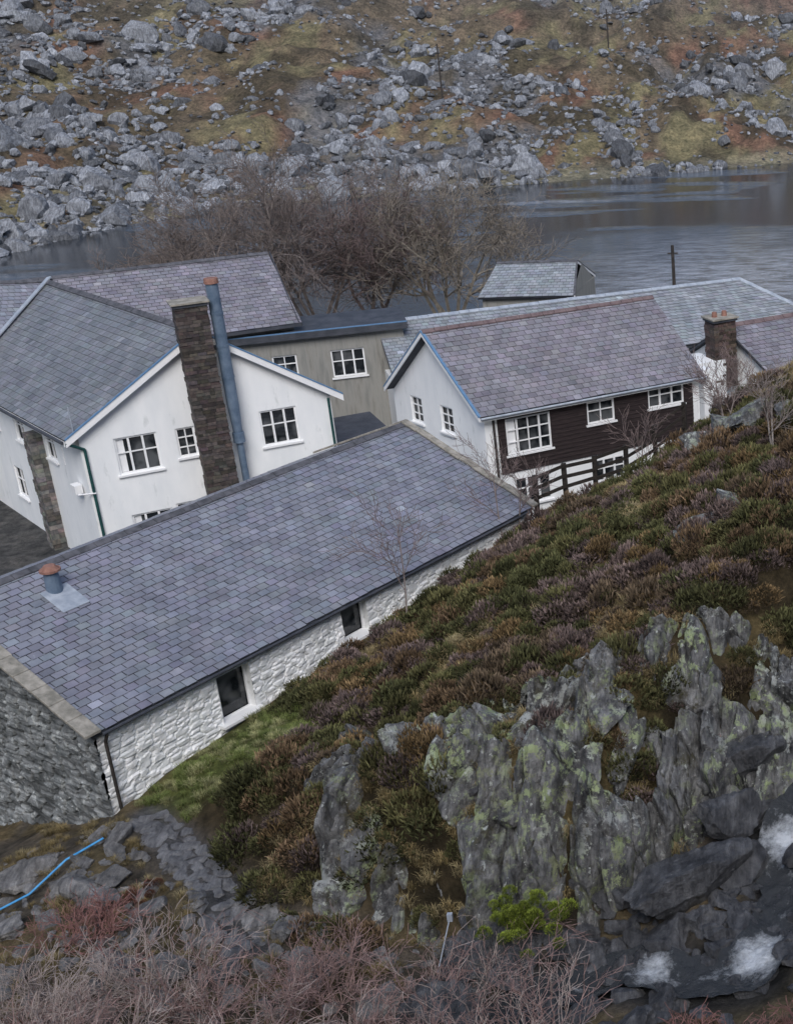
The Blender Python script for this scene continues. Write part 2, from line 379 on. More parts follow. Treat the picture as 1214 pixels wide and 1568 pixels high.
def brickstack(name, C, dx, w, d, z0, z1, parent, base=(.05, .042, .04), course=.11, cap=True):
    dx = np.array([dx[0], dx[1], 0.]); dy = np.array([-dx[1], dx[0], 0.]); C = np.array([C[0], C[1], 0.])
    Vs = []; cols = []
    zz = z0; row = 0
    while zz < z1:
        hh = course*random.uniform(.8, 1.25)
        nb = random.choice((3, 4, 5))
        cuts = np.linspace(0, 1, nb+1); cuts[1:-1] += R.uniform(-.05, .05, nb-1)
        for a, b in zip(cuts, cuts[1:]):
            e = R.uniform(-.018, .018)
            x0, x1 = (a-.5)*w+.006, (b-.5)*w-.006
            if a == 0: x0 -= e+.006
            if b == 1: x1 += e+.006
            for s0, s1 in ((-.5, 0), (0, .5)):
                y0 = s0*d+(-e if s0 < 0 else .003); y1 = s1*d+(e if s1 > 0 else -.003)
                q = [C+dx*x+dy*y+np.array([0, 0, z]) for z in (zz+.008, zz+hh) for x, y in ((x0, y0), (x1, y0), (x1, y1), (x0, y1))]
                Vs.append(q); cols.append(np.array(base)*R.uniform(.55, 1.6)*(1+R.normal(0, .05, 3)))
        zz += hh; row += 1
    V = np.array(Vs).reshape(-1, 3); n = len(Vs); b = (np.arange(n)*8)[:, None]
    F = np.concatenate([b+np.array([f]) for f in ((0, 3, 2, 1), (4, 5, 6, 7), (0, 1, 5, 4), (1, 2, 6, 5), (2, 3, 7, 6), (3, 0, 4, 7))])
    fast(name, V, F, M['brick'], parent, col=np.repeat(np.clip(cols, .01, .4), 8, 0))
    mb = MB()
    def slab(wi, di, za, zb, mi):
        o = Vector(C-dx*wi/2-dy*di/2)+Z*za; mb.box(o, Vector(dx*wi), Vector(dy*di), Z*(zb-za), mi)
    slab(w-.06, d-.06, z0, z1-.02, 0)
    if cap:
        slab(w+.1, d+.1, z1+.02, z1+.12, 0); slab(w+.2, d+.2, z1+.122, z1+.18, 1)
    mb.make(name+'_core', [M['felt'], M['coping']], parent)

# rock templates ----------------------------------------------------
import bmesh
def ico(sub):
    bm = bmesh.new(); bmesh.ops.create_icosphere(bm, subdivisions=sub, radius=1)
    v = np.array([x.co[:] for x in bm.verts]); f = np.array([[q.index for q in p.verts] for p in bm.faces]); bm.free(); return v, f
def rocktemplates(n, sub, rough=.06, planes=11, strata=0):
    v, f = ico(sub); out = []
    for k in range(n):
        pn = R.normal(size=(planes, 3)); pn /= np.linalg.norm(pn, axis=1)[:, None]; pd = R.uniform(.5, .95, planes)
        d = v@pn.T; r = np.min(np.where(d > .05, pd/np.maximum(d, .05), 9), 1); r = np.minimum(r, 1.25)
        p = v*r[:, None]
        nn = fbm(p[:, 0]*2.2+k*9, p[:, 1]*2.2, p[:, 2]*2.2, 4)-.5
        if strata: nn = nn+strata*(fbm(p[:, 0]*9+k*5, p[:, 1]*1.4, p[:, 2]*1.4, 3)-.5)
        out.append(p*(1+rough*4*nn[:, None]))
    return out, f
def rotz(a):
    c, s = np.cos(a), np.sin(a); m = np.zeros((len(a), 3, 3)); m[:, 0, 0] = c; m[:, 0, 1] = -s; m[:, 1, 0] = s; m[:, 1, 1] = c; m[:, 2, 2] = 1; return m
def rotx(a):
    c, s = np.cos(a), np.sin(a); m = np.zeros((len(a), 3, 3)); m[:, 1, 1] = c; m[:, 1, 2] = -s; m[:, 2, 1] = s; m[:, 2, 2] = c; m[:, 0, 0] = 1; return m
def scatter(name, tmpls, F, P, S, rot, m, col=None, smooth=False, tcol=None):
    Vs, Fs, Cs = [], [], []; off = 0
    which = R.integers(0, len(tmpls), len(P))
    for k, T in enumerate(tmpls):
        s = which == k
        if not s.any(): continue
        v = T[None]*S[s][:, None, :]; v = np.einsum('nij,nvj->nvi', rot[s], v)+P[s][:, None, :]
        n = s.sum(); f = (F[None]+(np.arange(n)*len(T))[:, None, None]+off).reshape(-1, F.shape[1])
        Vs.append(v.reshape(-1, 3)); Fs.append(f); off += n*len(T)
        if col is not None:
            c = np.repeat(col[s][:, None, :], len(T), 1)
            if tcol is not None: c = c*tcol[k][None]
            Cs.append(c.reshape(-1, 3))
    return fast(name, np.concatenate(Vs), np.concatenate(Fs), m, None, np.concatenate(Cs) if Cs else None, smooth)

# ------------------------------------------------------------------ terrain
LAKE = [(-50, 84), (-62, 98), (-66, 112), (-62, 130), (-50, 145), (-30, 153), (-10, 158), (8.8, 165), (40, 178), (140, 215), (190, 150), (140, 84)]
NP = [(-60, 54), (-14.3, 25.4), (-6.1, 38.6), (-4.6, 40.2), (-1, 42.6), (3, 43.6), (14, 46), (80, 60), (80, -80), (-60, -80)]
EP = [(-14.6, 26.4), (-13.1, 25.7), (-9.8, 22.1), (-7.9, 21.5), (-3.6, 20.3), (-2.3, 20.6), (-.4, 22.6), (1.3, 23.8), (6, 27), (14, 31), (80, 60), (80, 120), (-60, 120)]
STREAM = [(5, 26.2), (3.0, 24.6), (1.9, 23.4), (1.1, 22.2), (.85, 21.3), (.95, 20.2), (.65, 19.0), (.05, 18.2), (-1.1, 18.3), (-2.0, 19.0), (-3.2, 18.8), (-4.6, 18.3), (-7, 17.8)]
PATH = [(-13.4, 25.3), (-12.7, 24.7), (-11.8, 23.7), (-11.0, 22.7), (-10.4, 21.7), (-9.6, 20.6)]
def hillplane(x, y):
    t = .53*x+.848*y; n = 25.6-(-.848*x+.53*y)
    k = np.interp(t, [12, 14, 20, 30, 36], [.26, .27, .3, .41, .53])
    zw = np.interp(t, [0, 14, 29.5, 36, 60], [.6, .9, 2.55, 3.3, 4.0])
    nn = np.clip(n, 0, 12)
    return zw+k*nn+1.2*(fbm(x*.35, y*.35)-.5)*np.clip(nn/2, 0, 1)-.75*np.exp(-((x+2.9)**2+(y-41.2)**2)/5.0)
def floorz(x, y):
    z = .9+.22*np.maximum(0, x+6)+.42*np.minimum(0, x+14)*(x > -22)+(x <= -22)*(-3.36)
    z = z+.85*np.maximum(0, 16-y)+.7*(fbm(x*.7, y*.7)-.5)
    return z
def H(x, y):
    x = np.asarray(x, float); y = np.asarray(y, float)
    dl = pdist(x, y, LAKE)+(fbm(x*.12, y*.12)-.5)*5
    far = sst(88, 122, y)
    do = np.maximum(-dl, 0)
    near = np.minimum(-2+.09*do, 0)
    hill = -2+.25*do+(fbm(x/26, y/26)-.5)*16*np.clip(do/45, 0, 1)+(fbm(x/7+9, y/7)-.5)*5*np.clip(do/12, 0, 1)+(fbm(x/2.2, y/2.2)-.5)*1.2*np.clip(do/4, 0, 1)
    base = np.where(dl > 0, -2-np.minimum(.25*dl, 3), near*(1-far)+hill*far)
    dn = pdist(x, y, NP); de = pdist(x, y, EP)
    k = np.interp(x, [-14, -10, -7, -2, 2], [.5, .7, 1.3, 1.35, 1.0])
    fl = floorz(x, y)-.4*np.exp(-(pdist(x, y, STREAM, False)/.8)**2); zp = hillplane(x, y); a = fl+k*np.maximum(de, 0)
    h = np.clip(.5+.5*(zp-a)/.8, 0, 1); sm = zp*(1-h)+a*h-.8*h*(1-h)*.5
    south = np.where(de > 0, np.maximum(sm, fl-.1), fl)
    w = np.interp(x, [-8, -5], [1.2, 2.8])
    b = sst(0, 1, (dn+w)/w)
    return base*(1-b)+south*b
xs = np.concatenate([np.linspace(-900, -175, 14), np.arange(-170, -23, 1.3), np.arange(-23, 9, .14), np.arange(9, 70, 1.3), np.linspace(72, 700, 14)])
ys = np.concatenate([np.linspace(-300, -12, 8), np.arange(-10, 13, .6), np.arange(13, 47, .14), np.arange(47, 110, 1.2), np.arange(110, 300, 1.0), np.linspace(302, 1500, 60)])
GX, GY = np.meshgrid(xs, ys, indexing='ij'); GZ = H(GX, GY)
dn = pdist(GX, GY, NP); de = pdist(GX, GY, EP); dlk = pdist(GX, GY, LAKE)
C = np.zeros(GX.shape+(3,)); 
def blend(C, c, w): return C*(1-w[..., None])+np.array(c)*w[..., None]
C[:] = (.12, .12, .12)
n1 = fbm(GX/7, GY/11, 0.0, 6); n2 = fbm(GX/4+40, GY/7, 0.0, 6); n3 = fbm(GX/16+90, GY/22, 0.0, 5)
farw = sst(80, 110, GY)
FC = np.zeros_like(C); FC[:] = (.15, .122, .088)
FC = blend(FC, (.19, .115, .085), sst(.45, .65, n1)); FC = blend(FC, (.205, .185, .11), sst(.46, .64, n2)*.95); FC = blend(FC, (.15, .152, .16), sst(.52, .64, n3))
FC = blend(FC, (.075, .065, .048), sst(.5, .64, fbm(GX/4, GY/6+70, 0.0, 5))*.85)
FC = blend(FC, (.26, .25, .19), sst(-7, -1, dlk)*.6)
FC = blend(FC, (.165, .17, .195), sst(195, 310, GY)*.65)  # aerial haze painted into the upper hill colour as blue-grey
C = C*(1-farw[..., None])+FC*farw[..., None]
HC = np.zeros_like(C); HC[:] = (.07, .056, .034)
HC = blend(HC, (.17, .135, .07), sst(.5, .62, fbm(GX*.5, GY*.5)))
FL = np.zeros_like(C); FL[:] = (.15, .13, .105)
FL = blend(FL, (.20, .16, .095), sst(.44, .58, fbm(GX*.8, GY*.8+5)))
FL = blend(FL, (.06, .062, .066), sst(1.3, .5, pdist(GX, GY, STREAM, False)))
pw = np.exp(-(pdist(GX, GY, PATH, False)/.5)**4)
FL = blend(FL, (.14, .14, .145), pw)
w = sst(-.2, .5, de); HC = FL*(1-w[..., None])+HC*w[..., None]
def spot(cx, cy, r): return np.exp(-(((GX-cx)**2+(GY-cy)**2)/r**2)**2)
HC = blend(HC, (.14, .165, .055), np.clip(spot(-11.7, 27.4, 1.5)+spot(-12.6, 26.4, 1.0)+spot(-10.9, 28.6, 1.0), 0, 1))
HC = blend(HC, (.28, .27, .12), spot(-10.4, 26.3, .8))
w = sst(-.6, 0, dn); C = C*(1-w[..., None])+HC*w[..., None]
fast('ground', np.stack([GX, GY, GZ], -1).reshape(-1, 3), gridfaces(GX.shape), M['ground'], None, C.reshape(-1, 3), True)
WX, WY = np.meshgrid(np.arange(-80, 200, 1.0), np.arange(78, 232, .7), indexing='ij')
rip_sheen = sst(124, 94, WY+16*(fbm(WX/12, WY/5, 0.0, 5)-.5))*sst(-20, 2, WX+12*(fbm(WX/8, WY/4, 0.0, 4)-.5))  # ruffled-water mask: drives the wave bump and the painted sky sheen
rip_sheen = np.maximum(rip_sheen, sst(1.4, .3, np.abs(WY-139-.12*(WX+20)+3*(fbm(WX/6, WY/6)-.5)))*sst(-30, -26, WX)*sst(-6, -14, WX)*.7)
rip_sheen = np.maximum(rip_sheen, .2*sst(.58, .72, fbm(WX/14+4, WY/3.2, 0.0, 4)))
fast('lake_water', np.stack([WX, WY, WX*0-2], -1).reshape(-1, 3), gridfaces(WX.shape), M['water'], None, np.repeat(rip_sheen.reshape(-1, 1), 3, 1), True)

# ------------------------------------------------------------------ far boulders
n = 64000
y = 100+R.random(n)**1.1*230; x = y*R.uniform(-.62, .12, n)
dl = pdist(x, y, LAKE); 
dens = fbm(x/16+90, y/22, 0.0, 4)*.7+.55*fbm(x/5+3, y/7, 0.0, 4)+.10*(x < -.33*y)+.14*np.exp(-np.abs(dl+2)/5)
k = (dl < .6) & (R.random(n) < sst(.48, .9, dens)) ; x, y, dl, dens = x[k], y[k], dl[k], dens[k]
n = len(x); s = .19*(1-R.random(n)*.992)**-.43; s = np.clip(s, .19, 1.7)*(.8+.45*(dens > .68))*(.8+y/500)
S = s[:, None]*np.stack([R.uniform(.8, 1.5, n), R.uniform(.7, 1.2, n), R.uniform(.5, .95, n)], 1)
P = np.stack([x, y, H(x, y)+s*.12], 1)
rot = rotz(R.uniform(0, 6.3, n))@rotx(R.normal(0, .4, n))
g = R.uniform(.10, .42, n); hz = np.clip((y-150)/200, 0, 1)
col = g[:, None]*np.array([.95, 1.0, 1.07])*(1-.12*hz[:, None]);  # distant boulders toned down as part of the painted haze
big = s > .42
tm, tf = rocktemplates(10, 2, .06, 8); ts, tsf = rocktemplates(8, 1, .05, 7)
scatter('hillside_boulders', tm, tf, P[big], S[big], rot[big], M['farrock'], col[big])
scatter('hillside_scree', ts, tsf, P[~big], S[~big]*1.15, rot[~big], M['farrock'], col[~big])

# ------------------------------------------------------------------ buildings
c29, s29 = .8746, .4848
def HP(t, n, z=0): return Vector((c29*t-s29*n, s29*t+c29*n, z))
def BP(t, n, z=0): return Vector((.53*t-.848*n, .848*t+.53*n, z))
T29 = Vector((c29, s29, 0)); m_ = Vector((-.70, .713, 0)).normalized()
mn = Vector((-.713, -.70, 0)).normalized()

# --- long slate-roofed barn
barn = empty('stone_barn', BP(21, 30, 1))
ze, zr = 3.0, 5.04; t0, t1 = 14.0, 29.5; ne, nr_, nb = 25.6, 30.84, 35.4; zb = zr-(nb-nr_)*.39
roof('slate_roof_front', BP(t0, nr_, zr), BP(t1, nr_, zr), BP(t0, ne, ze), BP(t1, ne, ze), barn, 'blue', .215, .31)
roof('slate_roof_back', BP(t1, nr_, zr), BP(t0, nr_, zr), BP(t1, nb, zb), BP(t0, nb, zb), barn, 'blue')
ridge('ridge_tiles', BP(t0, nr_, zr), BP(t1, nr_, zr), barn)
bd = BP(1, 0); bn = -BP(0, 1)
ops = [(17.4-14.15, 18.4-14.15, 1.42, 2.72), (21.5-14.15, 22.4-14.15, 1.8, 2.8)]
rubble('front_wall', BP(14.15, 25.8), bd, 15.2, 0.2, lambda s: 2.96, bn, ops, M['whitestone'], barn, (.36, .15), .055, .045, tint=1, edge=.2)
for o in ops:
    window(barn, BP(14.15, 25.8), bd, bn, o[0], o[1], o[2], o[3], 1, 1, .22, .05, sill=False)
    mb = MB(); mb.box(BP(14.15+o[0]-.12, 25.6, o[2]-.04), bd*(o[1]-o[0]+.24), -bn*.4, Z*.07); mb.make('window_sill', M['frame'], barn)
def gtop(s):
    nn = 25.8+s; return (ze+(nn-ne)*.39 if nn < nr_ else zr-(nn-nr_)*.39)-.05
rubble('west_gable_wall', BP(14.12, 25.75), -bn, 9.4, -4, gtop, -bd, [], M['darkstone'], barn, (.46, .15), .08, .045, edge=.18)
rubble('east_gable_wall', BP(29.38, 25.75), -bn, 9.4, -1, gtop, bd, [], M['whitestone'], barn, (.4, .18), .06, .09, tint=1)
mb = MB(); mb.quad([BP(t0+.2, nb-.3, -1), BP(t1-.2, nb-.3, -1), BP(t1-.2, nb-.3, zb), BP(t0+.2, nb-.3, zb)]); mb.make('back_wall', M['white'], barn)
mb = MB()
for tt, ww in ((t0-.22, .4), (t1-.1, .26)):
    for q in range(9):
        a = q/9; b = (q+.97)/9; j = random.uniform(-.02, .02)
        p = BP(tt+j, ne-.08, ze-.03+.06).lerp(BP(tt+j, nr_, zr+.06), a); e = BP(tt+j, ne-.08, ze+.03).lerp(BP(tt+j, nr_, zr+.06), b)
        mb.box(p, e-p, bd*ww, Z*(.07), 0)
        p = BP(tt+j, nb, zb+.06).lerp(BP(tt+j, nr_, zr+.06), a); e = BP(tt+j, nb, zb+.06).lerp(BP(tt+j, nr_, zr+.06), b)
        mb.box(p, e-p, bd*ww, Z*(.07), 0)
mb.make('verge_coping', M['coping'], barn, .012)
pipe('gutter', [BP(t0+.2, ne-.06, ze-.05), BP(t1-.2, ne-.06, ze-.05)], .04, 'felt', barn)
pipe('downpipe', [BP(t0+.3, ne-.05, ze-.1), BP(t0+.3, ne+.08, ze-.35), BP(t0+.3, ne+.08, .7)], .04, 'pole', barn)
mb = MB(); pv = BP(16.3, 29.9, zr-.94*.39)
mb.tube(pv-Z*.1, pv+Z*.55, .2, .17, 0, 16); mb.tube(pv+Z*.55, pv+Z*.6, .25, .25, 1, 16); mb.tube(pv+Z*.6, pv+Z*.7, .22, .13, 1, 16)
q = BP(16.3, 29.5, zr-1.34*.39+.04); up = (BP(0, 1)+Z*.39)
mb.box(q-bd*.36-up*.4, bd*.72, up*.85, Z*.02, 2); mb.make('roof_vent', [M['flue'], M['terra'], M['lead']], barn)

# --- west house with white gable
house = empty('white_gabled_house', HP(5, 50, 2))
D = m_*13.6
A0, A1, A2 = HP(1.0, 46.2, 5.0), HP(5.6, 46.2, 8.0), HP(10.1, 46.2, 5.0)
roof('slate_roof_west', A1+D, A1, A0+D, A0, house, 'grey', .23, .32)
roof('slate_roof_east', A1, A1+D, A2, A2+D, house, 'grey', .23, .32)
ridge('ridge_tiles', A1, A1+D, house, pitch=.65)
n_ = -HP(0, 1); gO = HP(1.4, 46.45)
W = [(2.43, 3.78, 3.42, 4.72, 3, 2), (4.38, 5.0, 3.65, 4.7, 2, 3), (7.18, 8.45, 3.5, 4.8, 3, 2), (2.5, 3.8, .5, 1.95, 3, 2), (3.95, 4.7, .9, 2.05, 2, 2)]
mb = MB(); ops = [(a-1.4, b-1.4, c, d) for a, b, c, d, *_ in W]
wall(mb, gO, T29, 8.3, -1, 5.0, n_, ops)
mb.quad([HP(1.4, 46.45, 5), HP(9.7, 46.45, 5), HP(9.7, 46.45, 5.15), HP(5.6, 46.45, 7.85), HP(1.4, 46.45, 5.15)])
mb.make('south_gable_wall', M['white'], house)
for (a, b, c, d, cc, rr) in W: window(house, gO, T29, n_, a-1.4, b-1.4, c, d, cc, rr)
mb = MB(); wops = [(2.6, 3.5, 3.5, 4.6), (5.6, 6.6, 3.5, 4.6), (4.3, 5.3, .9, 2.2), (8.5, 9.5, 3.5, 4.6), (7, 8, 1, 2.2)]
wall(mb, gO, m_, 13, -1, 4.95, mn, wops); mb.make('west_wall', M['white'], house)
for o in wops: window(house, gO, m_, mn, *o, 2, 2)
mb = MB(); mb.quad([HP(9.7, 46.45, -1), HP(9.7, 46.45, -1)+m_*13, HP(9.7, 46.45, 5)+m_*13, HP(9.7, 46.45, 5)]); mb.make('east_wall', M['white'], house)
brickstack('stone_pier', gO+m_*4.0+mn*.2, m_, .6, .5, -1, 4.3, house, (.16, .16, .16), .16, False)
barge('bargeboard_west', A0, A1, house, .24, .04, n_); barge('bargeboard_east', A1, A2, house, .24, .04, n_)
mb = MB(); mb.box(A0-Z*.2+mn*.02, D, mn*.03, Z*.17); mb.make('fascia', M['frame'], house)
pipe('gutter', [A0+mn*.1-Z*.05, A0+D+mn*.1-Z*.05], .06, 'felt', house)
g0 = gO+n_*.08+T29*.12
pipe('downpipe_west', [A0+Z*-.1, g0+Z*4.55, g0+Z*-.5], .05, 'green', house)
pipe('waste_pipe', [g0+n_*.03+T29*.05+Z*3.0, g0+n_*.03-T29*.5+Z*3.05], .03, 'frame', house)
g1 = gO+n_*.08+T29*8.2
pipe('downpipe_east', [g1+Z*4.9, g1+Z*-.5], .045, 'green', house)
mb = MB(); q = gO+mn*.05+m_*.5+Z*2.9; mb.box(q, m_*.4, mn*.25, Z*.3); mb.tube(q+mn*.15+m_*.7+Z*.9, q+mn*.15+m_*.7+Z*1.9, .015, .015, 0, 6); mb.make('wall_heat_vent', M['frame'], house)
pipe('tv_aerial', [A0+T29*.3, A0+T29*.3+Z*1.1], .02, 'lead', house)
brickstack('chimney_stack', HP(5.5, 46.0), T29, 1.02, .75, -.5, 8.9, house, (.078, .07, .068), .11)
mb = MB(); fl = HP(6.32, 45.95)
mb.tube(fl+Z*5.3, fl+Z*9.55, .2, .2, 0, 16); mb.tube(fl+Z*9.55, fl+Z*9.72, .24, .22, 1, 16)
mb.tube(fl+Z*.5, fl+Z*4.3, .12, .12, 0, 14); mb.tube(fl+Z*4.0, fl+Z*4.35, .2, .2, 0, 14); mb.tube(fl+Z*4.35, fl+Z*5.3, .15, .2, 0, 14)
for zz in (6.3, 7.4, 8.5): mb.tube(fl+Z*zz, fl+Z*(zz+.08), .215, .215, 0, 16)
mb.make('metal_flue', [M['flue'], M['terra']], house)
roof('wing_slate_roof', (-40, 52.3, 8), (-26.9, 52.9, 8.0), (-40, 47.7, 5), (-21.5, 48.4, 5), house, 'blue', .23, .32)
roof('wing_slate_roof_back', (-26.9, 52.9, 8.0), (-40, 52.3, 8), (-25, 57.5, 5), (-40, 57, 5), house, 'blue', .23, .32)
ridge('wing_ridge_tiles', (-40, 52.3, 8), (-26.9, 52.9, 8), house)
mb = MB(); mb.box((-27.05, 52.9, 8.08), (-2.0, -4.6, -2.98), (.24, -.1, .06), (0, 0, .06)); mb.make('valley_flashing', M['lead'], house)
mb = MB(); wall(mb, (-40, 48.1), (1, .04), 10.2, -1, 4.95, (0, -1), [(2, 3.2, 3.4, 4.6), (6, 7.2, 3.4, 4.6)]); mb.make('wing_wall', M['white'], house)
window(house, (-40, 48.1), (1, .04), (0, -1), 2, 3.2, 3.4, 4.6); window(house, (-40, 48.1), (1, .04), (0, -1), 6, 7.2, 3.4, 4.6)

# --- rear range
def GP(t, n, z=0): return Vector((.883*t-.4695*n, .4695*t+.883*n, z))
rear = empty('slate_roofed_rear_house', GP(4, 61, 2))
roof('slate_roof_front', GP(-5, 61.1, 7.8), GP(9.9, 61.1, 7.8), GP(-5, 56.6, 5.5), GP(10.1, 56.6, 5.5), rear, 'purple', .22, .32)
roof('slate_roof_back', GP(9.9, 61.1, 7.8), GP(-5, 61.1, 7.8), GP(10.1, 65.6, 5.5), GP(-5, 65.6, 5.5), rear, 'purple', .22, .32)
ridge('ridge_tiles', GP(-5, 61.1, 7.8), GP(9.9, 61.1, 7.8), rear)
mb = MB(); wall(mb, GP(-5, 57), GP(1, 0), 14.8, -1, 5.5, -GP(0, 1), [])
mb.quad([GP(9.8, 57, -1), GP(9.8, 65.2, -1), GP(9.8, 65.2, 5.55), GP(9.8, 61.1, 7.65), GP(9.8, 57, 5.55)]); mb.make('walls', M['greyrender'], rear)
mb = MB(); mb.box(GP(9.95, 56.6, 5.45), GP(0, 4.5)+Z*2.3, GP(.04, 0), Z*.12); mb.box(GP(-5, 56.55, 5.36), GP(15.1, 0), GP(0, .04), Z*.13); mb.make('fascia', M['felt'], rear)

# --- flat-roofed link block
lk = empty('flat_roofed_link_building', (-17, 56, 2))
cA, cB = Vector((-20.6, 53.6, 0)), Vector((-13.7, 55.8, 0)); cd = (cB-cA).normalized(); cn = Vector((cd.y, -cd.x, 0))
mb = MB(); LW = (cB-cA).length
lops = [(4.1, 5.5, 3.0, 4.2), (1.7, 2.7, 3.3, 4.2)]
wall(mb, cA, cd, LW, -1, 5, cn, lops); mb.quad([cB+Z*-1, cB-cn*3-Z, cB-cn*3+Z*5, cB+Z*5]); mb.make('walls', M['greyrender'], lk)
for o in lops: window(lk, cA, cd, cn, *o, 2 if o[0] < 3 else 3, 2)
mb = MB(); mb.box(cA+cn*.25-cd*.2+Z*5, cd*(LW+.4), -cn*3.3, Z*.16, 0); mb.box(cA+cn*.3-cd*.2+Z*4.9, cd*(LW+.4), -cn*.05, Z*.1, 0)
mb.box(cA+cn*.2-cd*.2+Z*5.162, cd*(LW+.4), -cn*.12, Z*.03, 1)
mb.make('flat_roof', [M['felt'], M['blue']], lk)
mb = MB(); pO = HP(10.0, 48.5); 
mb.box(pO-Z, T29*2.4, HP(0, 4), Z*3.1, 1); mb.box(pO-HP(0, .1)-T29*.1+Z*2.1, T29*2.6, HP(0, .06), Z*.2, 0); mb.box(pO-HP(0, .04)-T29*.1+Z*2.1, T29*2.6, HP(0, 4.2), Z*.16, 1); mb.make('porch', [M['frame'], M['felt']], lk)

# --- east house
east = empty('white_and_timber_clad_house', (-6, 47, 2))
E1, E2 = Vector((-8.4, 43.45, 4.5)), Vector((-.56, 47.85, 4.5)); ed = (E2-E1).normalized(); en = Vector((ed.y, -ed.x, 0))
R1, R2 = Vector((-10.55, 45.6, 7.1)), Vector((-2.5, 49.95, 7.1)); K1, K2 = Vector((-12.7, 47.8, 4.5)), Vector((-4.6, 52.1, 4.5))
roof('slate_roof_front', R1, R2, E1, E2, east, 'purple', .2, .3); roof('slate_roof_back', R2, R1, K2, K1, east, 'purple', .2, .3)
ridge('ridge_tiles', R1, R2, east, 'redridge', w=.12, pitch=.8)
wO = E1.copy(); wO.z = 0; wO = wO+ed*.22-en*.25; LL = (E2-E1).length-.4
up_ops = [(.75, 2.45, 2.85, 4.2, 4, 3), (3.9, 5.0, 3.4, 4.25, 2, 2), (6.4, 7.9, 3.55, 4.35, 3, 2)]
lo_ops = [(.9, 2.3, .9, 1.95, 3, 2), (4.0, 5.3, 1.1, 2.0, 3, 2), (6.6, 8.0, 1.1, 2.0, 3, 2)]
allo = [o[:4] for o in up_ops+lo_ops]
mb = MB(); wall(mb, wO, ed, LL, -1, 4.45, en, allo); mb.make('front_wall', M['white'], east)
mb = MB(); wall(mb, wO+en*.035+ed*.45, ed, LL-.75, 2.2, 4.42, en, [(o[0]-.45, o[1]-.45, o[2], o[3]) for o in up_ops], depth=.04)
zz = 2.2
while zz < 4.4:
    segs = [(0, LL-.75)]
    for o in up_ops:
        if o[2]-.05 < zz < o[3]+.03:
            ns = []
            for a, b in segs:
                if o[0]-.45 > a: ns.append((a, min(b, o[0]-.47)))
                if o[1]-.45 < b: ns.append((max(a, o[1]-.43), b))
            segs = [q for q in ns if q[1]-q[0] > .05]
    for a, b in segs: mb.box(wO+en*.036+ed*(.45+a)+Z*zz, ed*(b-a), en*.018, Z*.035)
    zz += .16
mb.make('timber_cladding', M['clad'], east)
for o in up_ops+lo_ops: window(east, wO+en*.02, ed, en, *o, depth=.06)
gops = [(1.95, 2.75, 3.35, 4.35), (3.95, 4.7, 3.35, 4.35), (2.0, 2.7, 1.0, 2.2)]
mb = MB(); wall(mb, wO, m_, 5.85, -1, 4.45, mn, gops)
mb.quad([wO+Z*4.45, wO+m_*5.85+Z*4.45, wO+m_*2.95+Z*6.9]); mb.make('west_gable_wall', M['white'], east)
for o in gops: window(east, wO, m_, mn, *o, 2, 3)
e2 = wO+ed*LL
mb = MB(); mb.quad([e2-Z, e2+m_*5.85-Z, e2+m_*5.85+Z*4.45, e2+m_*2.95+Z*6.9, e2+Z*4.45]); k1 = wO+m_*5.85; mb.quad([k1-Z, k1-Z+ed*LL, k1+ed*LL+Z*4.45, k1+Z*4.45]); mb.make('east_and_back_walls', M['white'], east)
barge('bargeboard_front', E1, R1, east, .16, .04, mn); barge('bargeboard_back', R1, K1, east, .16, .04, mn)
mb = MB(); mb.box(E1-Z*.16+en*.02, E2-E1, en*.03, Z*.13); mb.make('fascia', M['frame'], east)
pipe('gutter', [E1+en*.1-Z*.04, E2+en*.1-Z*.04], .045, 'lead', east)
q = wO+en*.1+ed*.3
pipe('downpipe', [q+Z*4.3, q+Z*-.5], .045, 'pole', east)
q = wO+mn*.02
mb = MB(); mb.box(q+m_*.3+Z*2.2, m_*1.7, mn*1.2-Z*.25, Z*.09); mb.make('lean_to_porch_roof', M['felt'], east)
mb = MB(); mb.box(E2-ed*.05-en*.1-Z*5.0, ed*.32, -en*.5, Z*5.2); mb.make('end_pier', M['white'], east)

# --- long rear hipped range
hip = empty('hipped_slate_house', (-5, 60, 2))
hd = Vector((.925, .38, 0)); hn = Vector((-.38, .925, 0)); r1 = Vector((-15, 56.4, 5.0)); r2 = Vector((1.1, 63.0, 5.0))
f1 = r1-hn*3.6-Z*1.9; f2 = r2-hn*3.6-Z*1.9+hd*3.4; b1 = r1+hn*3.6-Z*1.9; b2 = r2+hn*3.6-Z*1.9+hd*3.4
roof('slate_roof_front', r1, r2, f1, f2, hip, 'lt', .22, .34); roof('slate_roof_back', r2, r1, b2, b1, hip, 'lt', .22, .34)
roof('slate_roof_hip', r2-hd*.01, r2+hd*.01, f2, b2, hip, 'lt', .22, .34)
ridge('ridge_tiles', r1, r2, hip, 'lead'); ridge('hip_tiles', r2, f2, hip, 'lead'); ridge('hip_tiles_back', r2, b2, hip, 'lead')
mb = MB(); mb.box(f1+hn*.3-Z*4, (f2-f1)-hd*.3, hn*6.6, Z*4); mb.make('walls', M['white'], hip)

